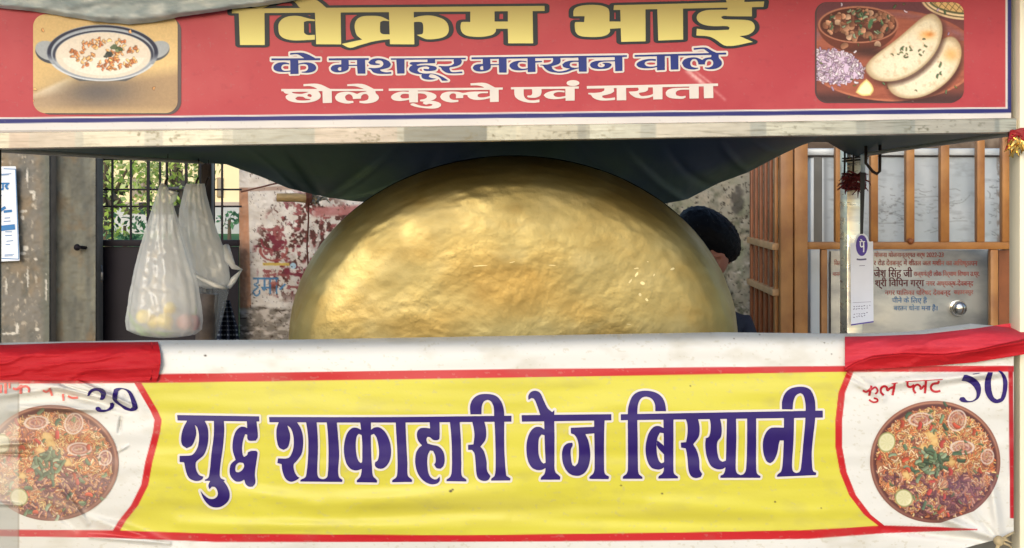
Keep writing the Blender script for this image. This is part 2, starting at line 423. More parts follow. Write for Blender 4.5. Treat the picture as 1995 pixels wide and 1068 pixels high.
T_BIRYANI = """
@ 340 790 5.085
p 25,95 838,108 840,160 30,150
p 130,140 85,230 65,320 75,390 120,425 170,400 200,340 215,270 200,190 225,220 242,300 235,390 210,450 170,492 50,500 50,560 95,565 110,640 140,715 190,745 240,748 275,730 285,705 245,690 215,640 210,570 225,548 290,490 325,400 335,300 325,210 290,140
p 390,140 488,150 492,250 478,420 455,580 447,690 460,722 495,738 495,750 300,748 300,736 335,715 350,640 365,480 388,300
p 355,745 470,745 520,800 545,870 540,930 500,980 440,1010 370,1005 320,970 280,910 255,845 290,885 340,922 390,925 425,895 425,850 400,810 370,805 345,832 335,790
p 715,150 810,150 825,310 805,350 740,350 722,330 720,290 700,285 680,340 668,420 675,490 690,510 720,490 725,465 760,450 810,450 822,470 810,560 795,680 800,770 775,805 735,805 705,780 690,735 650,755 600,750 555,700 545,640 560,580 605,540 575,440 580,340 605,260 650,215 690,212 720,225
h 600,635 610,590 640,567 680,570 690,600 670,640 635,662 608,658
@ 0 0 1
p 523.9,812.5 760,812.6 996.4,810 996.4,821.7 760,823.5 525,822.8
@ 520 750 5.085
p 120,360 95,440 97,540 120,620 165,645 205,620 225,560 230,500 215,440 200,400 235,430 262,510 265,600 245,680 210,725 110,728 103,775 145,785 155,860 185,930 235,960 290,945 325,920 300,905 270,850 265,790 290,760 340,690 358,600 355,500 330,420 290,360
p 385,350 490,350 500,470 505,620 498,850 505,905 530,930 575,930 600,900 610,700 605,500 590,350 690,350 705,520 715,700 705,850 715,915 745,940 745,962 330,958 335,940 380,915 395,850 408,700 408,520
p 920,350 1030,350 1030,600 1040,800 1050,900 1090,945 1090,968 890,965 892,945 925,910 940,830 945,600 935,460
p 938,450 890,425 840,430 795,480 770,560 762,650 780,760 820,825 870,848 920,840 948,825 948,760 930,775 905,750 885,680 880,580 890,510 910,485 942,500
p 1025,450 1060,425 1110,420 1165,460 1205,530 1228,620 1225,720 1195,790 1150,828 1100,828 1070,800 1072,765 1095,750 1110,690 1105,600 1085,520 1060,485 1025,500
@ 770 750 5.0875
p 4,355 100,355 108,550 120,780 125,900 165,940 165,962 -31,965 -28,945 10,915 22,850 20,650 10,480
p 340,355 438,355 438,530 420,548 375,545 345,520 320,515 308,540 320,580 370,595 430,610 475,660 490,730 480,800 450,832 410,825 385,790 400,765 395,700 375,655 345,650 322,700 318,800 335,890 370,930 410,935 440,908 440,950 410,980 350,985 280,950 225,880 198,780 205,680 235,625 265,600 225,550 215,480 240,435 290,425 345,432
p 540,355 638,355 650,550 655,780 660,900 705,940 705,958 508,955 508,938 545,910 560,850 560,600 550,450
p 760,355 880,355 900,440 895,540 845,612 880,660 905,760 910,850 945,905 920,945 870,952 825,930 805,880 795,760 785,680 760,645 722,645 722,595 775,590 785,500 775,420
p 745,292 742,210 770,140 830,98 920,90 1000,110 1050,165 1075,240 1080,310 1080,600 1090,800 1100,900 1142,925 1140,948 950,950 952,930 985,900 995,800 990,500 980,300 975,220 950,165 915,150 880,165 858,210 855,292
@ 1000 750 5.0857
p 82,300 972,290 972,352 85,365
p 312,445 270,418 215,420 165,470 135,560 130,650 145,750 185,820 240,845 290,840 322,820 322,770 300,780 275,755 252,690 248,600 255,530 280,492 312,500
p 305,345 405,345 408,500 408,750 415,860 465,910 462,940 270,940 275,918 310,880 320,800 312,600
p 270,305 230,190 205,140 180,130 150,150 148,110 175,70 220,58 265,78 300,150 340,230 385,270 408,248 405,305
p 570,425 805,415 805,480 715,488 745,560 762,660 758,760 725,850 670,895 605,900 545,870 500,800 482,710 495,620 535,580 585,572 588,600 570,640 572,720 585,790 610,808 640,770 650,660 640,560 610,500 570,480
p 800,345 905,345 900,500 900,800 908,880 950,910 945,935 755,932 755,912 790,880 805,830
@ 0 0 1
p 1209.4,807.3 1603,800 1603,813.8 1209.4,819
@ 1200 740 5.085
p 118,310 130,240 165,160 220,120 300,108 390,125 450,165 485,230 497,312 390,312 385,240 355,190 300,168 250,185 220,240 212,320 215,600 218,850 225,930 262,965 262,982 68,982 70,960 105,930 118,880
p 475,480 420,457 370,470 325,530 300,620 293,700 310,800 350,870 410,890 450,885 480,865 480,815 450,828 425,800 408,740 402,660 410,580 435,525 475,530
p 410,600 480,665 480,745 408,660
p 470,380 570,380 570,600 570,900 580,935 615,960 615,978 420,980 422,958 460,930 475,880 475,700
p 690,380 810,375 828,460 822,560 765,640 800,700 825,790 830,890 855,935 840,965 790,975 745,955 720,900 710,800 700,720 690,680 645,672 643,622 695,618 708,540 708,450
@ 1370 740 5.084
p 60,375 165,375 182,460 178,560 140,620 140,720 160,790 190,812 230,800 230,860 190,885 130,885 75,850 35,760 20,650 25,580 55,565 72,500 72,430
p 235,365 325,365 328,600 322,870 335,925 370,945 405,930 425,880 435,600 435,365 525,365 525,600 525,880 535,930 568,955 565,972 170,972 172,950 205,930 222,850 230,600
p 805,475 680,475 640,500 605,560 590,640 600,740 630,810 665,828 700,800 735,720 748,640 760,602 805,602
p 800,365 900,365 895,600 880,850 890,905 920,925 955,910 970,860 990,650 1008,450 1015,300 1010,220 990,150 960,132 920,155 895,210 885,295 780,292 782,210 815,130 870,85 970,68 1050,90 1090,150 1110,230 1108,400 1090,560 1075,720 1080,860 1090,905 1120,920 1118,945 730,962 735,940 770,910 785,850 798,600
"""
T_FIFTY = """
@ 1640 710 5.62
p 1340,115 1310,180 1380,195 1440,240 1475,310 1465,370 1420,400 1370,395 1340,360 1300,360 1285,385 1310,410 1380,418 1450,405 1505,360 1525,280 1510,210 1450,150 1370,115
p 1600,85 1570,170 1565,270 1590,350 1650,415 1710,425 1770,395 1805,310 1815,200 1800,140 1760,85 1720,65 1715,74 1750,120 1765,190 1762,290 1740,370 1700,385 1665,360 1640,280 1635,180 1655,88
p 1430,103 1510,92 1508,100 1440,110
"""
T_THIRTY = """
@ 0 730 6.65
p 1130,280 1145,225 1190,185 1250,172 1320,180 1365,215 1372,260 1350,315 1325,330 1290,325 1305,280 1300,240 1270,215 1220,215 1180,240 1155,275
p 1425,370 1460,360 1480,385 1470,425 1420,465 1340,485 1270,480 1235,450 1240,425 1270,415 1300,430 1310,450 1370,455 1420,420
p 1475,190 1455,310 1500,370 1560,410 1610,450 1690,475 1760,462 1785,430 1770,370 1740,300 1710,240 1660,195 1570,172 1510,175
h 1530,225 1515,330 1560,375 1640,420 1690,440 1715,420 1700,350 1670,260 1640,215 1590,190 1550,200
"""
T_FULL = """
@ 1640 710 5.62
s 22 230,285 270,302 320,258
s 26 325,232 312,290 300,345
s 20 320,280 365,250 392,280 385,310 365,322
s 20 300,385 315,400 350,415 390,405 385,380 350,370
s 24 460,340 430,305 430,265 460,240 492,250 500,285 530,262 575,245
s 26 580,205 570,270 555,340
s 10 545,212 612,203
s 10 695,190 1105,165
s 24 720,190 722,235 755,248 795,225
s 24 810,318 785,280 790,240
s 22 785,250 825,222 858,240 865,270 905,230
s 26 922,180 917,250 910,318
s 24 1060,180 1055,205 1000,215 975,250 990,285 1030,300 1080,290
"""
T_HALF = """
@ 0 730 6.65
s 34 8,130 10,240
s 34 70,110 72,245
s 26 120,110 125,180
s 30 165,175 215,190 265,150
s 36 270,130 268,250
s 28 270,165 330,150 375,180 370,230
s 26 555,205 600,225 650,190
s 30 640,175 660,230 675,275
s 28 815,250 822,340
s 26 880,275 930,300 1010,298
"""
T_WALLWORD = """
@ 460 310 2.966
s 12 98,690 245,690
s 10 125,690 125,715 105,725 125,740 100,765 115,790 135,775 135,755
s 11 165,692 164,748
s 11 148,738 160,756 172,744
s 9 164,744 200,742
s 11 195,692 195,780
s 11 232,692 234,780
s 12 250,755 285,722
"""
T_PAY = """
@ 1600 440 4.855
s 10 372,128 388,142
s 8 360,150 415,150
s 12 400,150 402,215 400,250
s 10 370,152 372,190 385,200 400,188
"""
# ------------------------------------------------------------------ materials
M = {}
M['print'] = vcmat('printed vinyl', 0.5, 0.25)
M['cloth_print'] = vcmat('printed flex banner', 0.42, 0.3, bump=0.05, bscale=220)
M['gold_ink'] = vcmat('gold ink', 0.5, .25)
M['shadow_ink'] = mat('dark slate ink', (38, 44, 50), 0.5, spec=.25)
M['blue_ink'] = mat('blue ink', (32, 48, 122), 0.5, spec=.25, var=0.12, vscale=30)
M['white_ink'] = mat('white ink', (216, 208, 202), 0.5, spec=.25, var=0.05, vscale=30)
M['indigo_ink'] = mat('indigo ink', (42, 24, 98), 0.5, spec=.25, var=0.15, vscale=12)
M['halo_ink'] = mat('white halo ink', (214, 208, 198), 0.5, spec=.25)
M['red_ink'] = mat('dark red ink', (178, 24, 40), 0.4)
M['faded_red_ink'] = mat('faded red ink', (214, 108, 96), 0.45, var=0.3, vscale=60)
M['steel'] = mat('worn steel', (205, 200, 190), 0.34, 0.75, bump=0.08, bscale=40, rvar=0.12, col2=(232, 226, 205), vscale=7, stretch=(1, 1, 6))
M['rail'] = mat('dull aluminium rail', (150, 146, 138), 0.36, 0.35, bump=0.12, bscale=30, rvar=0.14, col2=(236, 226, 205), vscale=5.5, stretch=(1.2, 1, 9), lo=0.42, hi=0.56)
M['cream_post'] = mat('cream painted post', (232, 224, 200), 0.45, var=0.1, vscale=6)
M['dark_post'] = mat('dark brown iron', (52, 44, 46), 0.5, 0.2, var=0.3, vscale=20)
M['orange_iron'] = mat('ochre painted iron', (146, 92, 40), 0.45, var=0.22, vscale=9, bump=0.25, bscale=60, col2=(178, 122, 60), lo=.35, hi=.65)
M['rust_iron'] = mat('rust brown painted iron', (132, 74, 36), 0.5, var=0.25, vscale=14)
M['gate_iron'] = mat('dark violet brown gate paint', (26, 21, 28), 0.6, 0.0, spec=.2, var=0.25, vscale=5)
M['cord'] = mat('white cord', (205, 200, 190), 0.6)
M['black'] = mat('black strap', (16, 18, 26), 0.5)
M['wire'] = mat('rusty wire', (44, 32, 26), 0.5, 0.3)
M['wood'] = mat('grey brown timber', (104, 84, 66), 0.8, var=0.35, vscale=9, stretch=(1, 1, 6))
SIGN_Y = -0.012
# ------------------------------------------------------------------ ground and the yard behind the gate (setting)
def ground():
    mb = MB()
    mb.box(-400, 400, -400, 400, -0.5, 0.0)
    o = mb.build('ground', mat('dusty road', (150, 142, 130), 0.9, var=0.2, vscale=1.5, bump=0.2, bscale=30), auto=False); tag(o, kind='structure')
ground()
def yard():
    n = 60
    xs, ys = np.meshgrid(np.linspace(-22, 14, n), np.linspace(3.6, 40, n))
    z = 0.02 + 0.85 * np.clip((ys - 3.6) / 5.0, 0, 1) + 0.05 * fbm(xs * .6, ys * .6, 3)
    cols = lin((96, 138, 84))[None, None] * (0.7 + 0.6 * fbm(xs * 1.5, ys * 1.5, 5))[..., None]
    o = gridmesh('yard', xs, ys, z, vcmat('yard grass', 0.9, 0.2), cols=cols); tag(o, kind='structure')
yard()

# ------------------------------------------------------------------ the cart
cart = empty('food_cart', (0, 0.6, 0), 'steel framed street food cart with tarp canopy behind the red sign', 'food cart')
def cart_build():
    # front rail under the sign
    rl = MB(); y0, y1 = -0.03, 0.03
    def rail(y, x):
        t = P(x, np.interp(x, [-60, 1985], [258.6, 229.6]), y); b = P(x, np.interp(x, [-60, 1985], [291, 258]), y); return t, b
    a, b = -60, 1982
    ta, ba = rail(y0, a); tb, bb = rail(y0, b)
    q = lambda v, y: (v.x, y, v.z)
    rl.hexa([q(ba, y0), q(bb, y0), q(bb, y1), q(ba, y1), q(ta, y0), q(tb, y0), q(tb, y1), q(ta, y1)], 0.003)
    rl.build('front_rail', M['rail'], cart)
    gx, v = np.meshgrid(np.arange(a, b - 1, 2.0), np.linspace(0.03, .97, 20))
    gy = np.interp(gx, [-60, 1985], [258.6, 229.6]) * (1 - v) + np.interp(gx, [-60, 1985], [291, 258]) * v
    rng = np.random.RandomState(9); img = np.zeros(gx.shape + (3,)); img[:] = (172, 174, 172)
    x = -60.0
    while x < 1985:
        w = rng.uniform(30, 190); c = [(206, 206, 196), (150, 154, 154), (128, 132, 132), (190, 172, 166), (216, 212, 200), (178, 180, 176), (140, 142, 142)][rng.randint(6)]
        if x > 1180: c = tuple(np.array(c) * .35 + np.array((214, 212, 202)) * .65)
        over(img, c, np.clip((gx - x) / 3, 0, 1) * np.clip((x + w - gx) / 3, 0, 1) * rng.uniform(.4, .9)); x += w * rng.uniform(.8, 1.3)
    over(img, (120, 116, 106), np.clip(fbm(gx / 60, gy / 2.6, 601) * 3.2 - 1.9, 0, 1) * .8); over(img, (128, 124, 112), np.clip((fbm(gx / 9, gy / 6, 604) - .62) * 7, 0, 1) * np.clip(fbm(gx / 120, gy * 0, 607) * 4 - 2, 0, 1))
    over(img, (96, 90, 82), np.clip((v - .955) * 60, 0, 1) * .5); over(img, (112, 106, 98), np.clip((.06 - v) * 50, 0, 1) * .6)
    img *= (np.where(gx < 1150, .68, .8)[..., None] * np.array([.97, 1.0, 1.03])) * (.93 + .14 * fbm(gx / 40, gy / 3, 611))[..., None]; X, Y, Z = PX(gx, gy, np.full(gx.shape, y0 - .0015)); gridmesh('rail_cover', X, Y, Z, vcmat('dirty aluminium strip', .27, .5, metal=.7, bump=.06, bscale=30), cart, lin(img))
    # posts
    cp = MB(); cp.box(P(1984.5, 0, -.03).x, P(2030, 0, -.03).x, -0.035, 0.02, 0.0, P(0, -120, 0).z, 0.004); cp.build('corner_post', M['cream_post'], cart)
    lp = MB(); lp.box(P(-60, 0, 0).x, P(-14, 0, 0).x, 0.0, 0.045, 0.0, P(0, 288, 0).z, 0.003); lp.build('corner_post', M['dark_post'], cart)
    rp = MB(); rp.box(P(1650, 0, 1.2).x, P(1681, 0, 1.2).x, 1.2, 1.28, 0.0, P(0, 270, 1.2).z, 0.003); rp.build('rear_post', M['steel'], cart)
    rq = MB(); rq.box(P(391, 0, 1.2).x, P(412, 0, 1.2).x, 1.2, 1.235, 0.0, P(0, 270, 1.2).z, 0.003); rq.build('rear_post', M['dark_post'], cart)
    # roof side rails with pale edging cord
    for xa, ra, xb, rb in ((-30, 291, 402, 317), (1992, 258, 1668, 303)):
        t = MB(); t.tube([P(xa, ra, 0.03), P(xb, rb, 1.22)], 0.005); t.build('roof_side_rail', M['cord'], cart)
    # serving deck and its panels
    dk = MB(); dk.box(-1.02, 1.0, 0.03, 1.28, 0.68, 0.72, 0.004); dk.build('deck', mat('scratched steel deck', (160, 158, 150), 0.35, 0.8, var=0.2), cart)
    fr = MB(); fr.box(-1.02, 1.0, 0.005, 0.03, 0.25, 1.16, 0.003); fr.build('front_panel', mat('dull metal panel', (120, 118, 112), 0.5, 0.5, var=0.2), cart)
cart_build()

def tarp():
    """dark canopy sheet: flat under the roof, then sagging down behind the brass pot"""
    xs = np.linspace(-30, 1985, 420); nv = 60
    low = np.interp(xs, [-30, 0, 150, 300, 400, 440, 510, 560, 600, 640, 700, 850, 1000, 1150, 1290, 1340, 1400, 1455, 1520, 1560, 1600, 1650, 1670, 1700, 1800, 1900, 1985],
                    [293, 294, 303, 311, 318, 320, 345, 366, 376, 386, 393, 402, 405, 404, 398, 388, 357, 337, 303, 284, 270, 300, 306, 303, 288, 272, 260])
    X = np.zeros((nv, len(xs))); Y = X.copy(); Z = X.copy()
    for i in range(nv):
        v = i / (nv - 1)
        f = (min(v / 0.35, 1.0), max(0, (v - 0.35) / 0.65))
        y = 0.035 + 0.80 * f[0] + 0.36 * f[1] ** 0.8
        frontrow = np.interp(xs, [-60, 1985], [278, 247])
        zf = H + (HR - frontrow) * K * (0.035 + D) / D
        zl = H + (HR - low) * K * (1.195 + D) / D
        zt = np.maximum(zf + 0.012 * (f[0]), zl)
        s = f[1] ** 0.9
        z = zt * (1 - s) + zl * s
        wr = 0.012 * (fbm(xs / 60.0, np.full(xs.shape, v * 3.0), 21) - .5) + 0.02 * np.exp(-((xs - 640 - 160 * (1 - v)) / 26) ** 2) - 0.018 * np.exp(-((xs - 560) / 40) ** 2) + 0.02 * np.exp(-((xs - 1180 + 90 * v) / 40) ** 2) + 0.016 * np.exp(-((xs - 900 - 60 * v) / 30) ** 2)
        yy = y + wr * s * 3.2
        for (xa, va, xb, vb, wd, am) in ((640, 1, 760, .45, 9, .03), (625, 1, 560, .4, 10, -.026), (690, .98, 900, .5, 12, .024), (560, .9, 470, .35, 9, .022), (1330, 1, 1220, .45, 10, .028), (1380, .95, 1300, .4, 9, -.022), (1450, .9, 1400, .35, 8, .024), (1100, 1, 1060, .4, 14, .02), (800, .9, 860, .3, 12, -.02), (1240, .9, 1130, .4, 10, -.02), (1520, .9, 1480, .5, 8, .02)):
            xc = xa + (xb - xa) * (v - va) / (vb - va); yy = yy - am * np.exp(-((xs - xc) / wd) ** 2) * np.clip((v - .3) * 3, 0, 1)
        X[i] = (xs - 997.5) * K * (yy + D) / D; Y[i] = yy; Z[i] = z
    m = vcmat('dark canopy tarp', 0.55, 0.35, bump=0.15, bscale=40)
    vv = np.linspace(0, 1, nv)[:, None]; xx = np.broadcast_to(xs, X.shape)
    g = np.clip(fbm(xx / 170, vv * 2.2 + 0 * xx, 33) * 1.9 - .45, 0, 1)[..., None]
    cols = lin((58, 76, 100)) * (1 - g) + lin((84, 108, 86)) * g
    gridmesh('canopy_tarp', X, Y, Z, m, cart, cols)
    # roof above
    b = MB(); zf = P(0, 262, 0).z
    b.hexa([(-1.03, 0.04, P(0, 272, 0).z + .025), (1.0, 0.04, P(0, 245, 0).z + .025), (1.0, 1.28, zf + .02), (-.9, 1.28, zf + .02),
            (-1.03, 0.04, P(0, 272, 0).z + .05), (1.0, 0.04, P(0, 245, 0).z + .05), (1.0, 1.28, zf + .05), (-.9, 1.28, zf + .05)])
    b.build('roof_sheet', mat('roof sheet', (90, 92, 90), 0.6), cart)
tarp()

# ------------------------------------------------------------------ the red sign board
sign = empty('sign_board', tuple(P(985, 258, 0)), 'red printed sign board with big yellow name and two food pictures', 'sign')
def sign_depth(px, py): return np.full(np.shape(px), SIGN_Y) + 0.004 * (fbm(np.asarray(px) / 300, np.asarray(py) / 200, 8) - .5)
def build_sign():
    gx, gy = np.meshgrid(np.arange(-60, 1971, 2.0), np.arange(-90, 259, 1.5))
    b = 229.0 - 20.3 * gx / 1960.0
    img = np.zeros(gx.shape + (3,)); img[:] = (178, 66, 74)
    over(img, (168, 56, 68), (fbm(gx / 160, gy / 60, 41) - .35) * 1.5)
    over(img, (188, 88, 90), (fbm(gx / 90, gy / 120, 45) - .5) * 1.6)
    over(img, (150, 52, 66), (fbm(gx / 14, gy / 9, 46) - .66) * 1.5)
    # streak of scraped print through the last words
    for (x0, y0, x1, y1, w, a) in ((1340, 138, 1372, 166, 5, .75), (1356, 140, 1390, 166, 2.5, .5), (1392, 176, 1412, 194, 3, .35), (1350, 146, 1384, 172, 2, .5)):
        L = math.hypot(x1 - x0, y1 - y0); t = np.clip(((gx - x0) * (x1 - x0) + (gy - y0) * (y1 - y0)) / L ** 2, 0, 1)
        d = np.hypot(gx - x0 - t * (x1 - x0), gy - y0 - t * (y1 - y0)); over(img, (232, 190, 186), np.exp(-(d / w) ** 2) * a * (0.6 + .5 * vn(gx / 3, gy / 3, 4)))
    rx = gx - 1959.5
    d = np.maximum(gy - b, rx)                                 # distance outside the red field
    W = (208, 204, 202); Bc = (40, 42, 108)
    over(img, W, np.clip(d * .9 + .5, 0, 1)); over(img, Bc, np.clip((d - 3.2) * .9 + .5, 0, 1) * (np.where(rx > gy - b, 1, 1)))
    over(img, W, np.clip((np.where(gy - b > rx - 0, gy - b - 11.5, rx - 11.8)) * .9 + .5, 0, 1) * (d > 6))
    over(img, (140, 132, 124), np.clip(gx - 1970, 0, 1))
    over(img, (150, 140, 130), (fbm(gx / 5, gy / 5, 47) > .78) * .2)
    over(img, (120, 112, 104), np.exp(-((gy - b - 27) / 1.3) ** 2) * .7)
    X, Y, Z = PX(gx, gy, sign_depth(gx, gy))
    gridmesh('sign_panel', X, Y, Z, M['print'], sign, lin(img))
    bk = MB(); a, c = P(-60, 262, .01), P(1983, -90, .01)
    bk.box(a.x, c.x, 0.0, 0.028, P(0, 236, 0).z, c.z, 0.002); bk.build('sign_frame', mat('grey sign frame', (140, 134, 126), 0.4, 0.5, var=.15), sign)
    # lettering
    F, fx, fy = field(T_NAME, 0.8, pad=6.5, ax=0.52)
    keep = fy > -60
    g = np.clip((fy - 15) / 75.0, 0, 1)[..., None]
    cols = lin((182, 164, 98)) * (1 - g) + lin((228, 216, 130)) * g
    le = fill('name_lettering', F, fx, fy, lambda x, y: sign_depth(x, y) - .0022, M['gold_ink'], sign, cols)
    # drop shade printed to the left and right of the gold letters
    fill('name_outline', F - 4.9, fx, fy, lambda x, y: sign_depth(x, y) - .0012, M['shadow_ink'], le)
    F, fx, fy = field(T_LINE2, 0.5, pad=6)
    le = fill('blue_lettering', F, fx, fy, lambda x, y: sign_depth(x, y) - .0022, M['blue_ink'], sign)
    fill('letter_outline', F - 3.6, fx, fy, lambda x, y: sign_depth(x, y) - .0012, M['white_ink'], le)
    F, fx, fy = field(T_LINE3, 0.5, pad=2)
    fill('white_lettering', F - 0.2, fx, fy, lambda x, y: sign_depth(x, y) - .0018, M['white_ink'], sign)
build_sign()

def picture_raita():
    gx, gy = np.meshgrid(np.arange(58, 360, 1.0), np.arange(22, 230, 1.0)); rng = np.random.RandomState(5)
    img = np.zeros(gx.shape + (3,)); img[:] = (194, 164, 112)
    over(img, (214, 184, 130), np.exp(-((gx - 330) / 70) ** 2 - ((gy - 150) / 70) ** 2) * .8)
    # table top with the bowl's cast shade in the printed photograph
    over(img, (240, 226, 196), np.clip((gy - 150 - (130 - gx) * .45) / 8, 0, 1) * np.clip((150 - gx) / 50, 0, 1))
    over(img, (150, 124, 96), np.clip((gy - 168 + (gx - 70) * .16) / 26, 0, 1) * .85)
    over(img, (92, 86, 84), np.exp(-((gx - 190) / 75) ** 2 - ((gy - 178) / 30) ** 2) * .95)
    over(img, (186, 158, 116), np.clip((gy - 205) / 14, 0, 1) * .7)
    # bowl body, handles, rims
    body = np.maximum(ellsd(gx, gy, 200, 104, 106, 66), 0 * gx - 99); over(img, (104, 102, 98), aa(np.where(gy > 100, np.maximum(ellsd(gx, gy, 200, 84, 104, 82), gy - 158), 9))); over(img, (78, 78, 80), aa(np.where(gy > 100, np.maximum(ellsd(gx, gy, 200, 84, 104, 82), gy - 158), 9)) * np.clip((gy - 128) / 26, 0, 1) * .8)
    over(img, (62, 64, 72), aa(ellsd(gx, gy, 96, 104, 28, 19, .35))); over(img, (150, 154, 158), aa(ellsd(gx, gy, 95, 99, 27, 18, .35))); over(img, (74, 76, 82), aa(ellsd(gx, gy, 305, 101, 26, 17, -.35))); over(img, (152, 156, 160), aa(ellsd(gx, gy, 306, 97, 25, 16, -.35)))
    
    over(img, (140, 146, 154), aa(ellsd(gx, gy, 200, 103, 108, 55)))
    over(img, (30, 34, 56), aa(np.abs(ellsd(gx, gy, 200, 102.5, 104, 51)) - 2.0) * np.clip((118 - gy) / 14, 0, 1))
    over(img, (158, 164, 172), aa(ellsd(gx, gy, 200, 104, 100, 48)))
    over(img, (44, 48, 66), aa(np.abs(ellsd(gx, gy, 201, 106, 95, 45.5)) - 1.6) * np.clip((122 - gy) / 12, 0, 1))
    cr = ellsd(gx, gy, 201, 108, 93, 45); over(img, (206, 194, 178), aa(cr)); over(img, (222, 214, 202), aa(cr + 6) * (gy > 112) * .6)
    over(img, (204, 206, 208), aa(np.abs(ellsd(gx, gy, 200, 104, 106, 53)) - 1.2) * (gy > 125) * .8)
    ok = (ellsd(gx, gy, 205, 106, 68, 31) < 0) & (fbm(gx / 14, gy / 10, 61) > .47)
    grains(img, gx, gy, 130, ok, [(196, 130, 76), (214, 156, 98), (178, 108, 64), (224, 180, 120)], 3.2, 2.2, rng, 1.0)
    for x, y, r, c in ((222, 92, 7, (84, 96, 70)), (232, 96, 7, (64, 80, 52)), (212, 106, 8, (44, 50, 46)), (228, 99, 4, (116, 128, 92)), (207, 110, 4, (60, 64, 56))):
        over(img, c, aa(ellsd(gx, gy, x, y, r, r * .75) + 3 * (vn(gx / 2.5, gy / 2.5, 9) - .5)))
    img *= (1.03 + 0.1 * fbm(gx / 3, gy / 3, 71))[..., None]
    img = np.clip(img, 0, 240)
    F = rr(gx, gy, 64.5, 28, 346, 220.5, 24)
    fill('food_picture', F, gx, gy, lambda x, y: sign_depth(x, y) - .0016, M['print'], sign, lin(img))['label'] = 'picture of a bowl of yoghurt with brown crumbs'
    sh = rr(gx, gy, 72, 34, 353, 223.5, 26)
    fill('picture_edge', sh, gx, gy, lambda x, y: sign_depth(x, y) - .0010, mat('dark print edge', (58, 34, 40), 0.45), sign)
picture_raita()

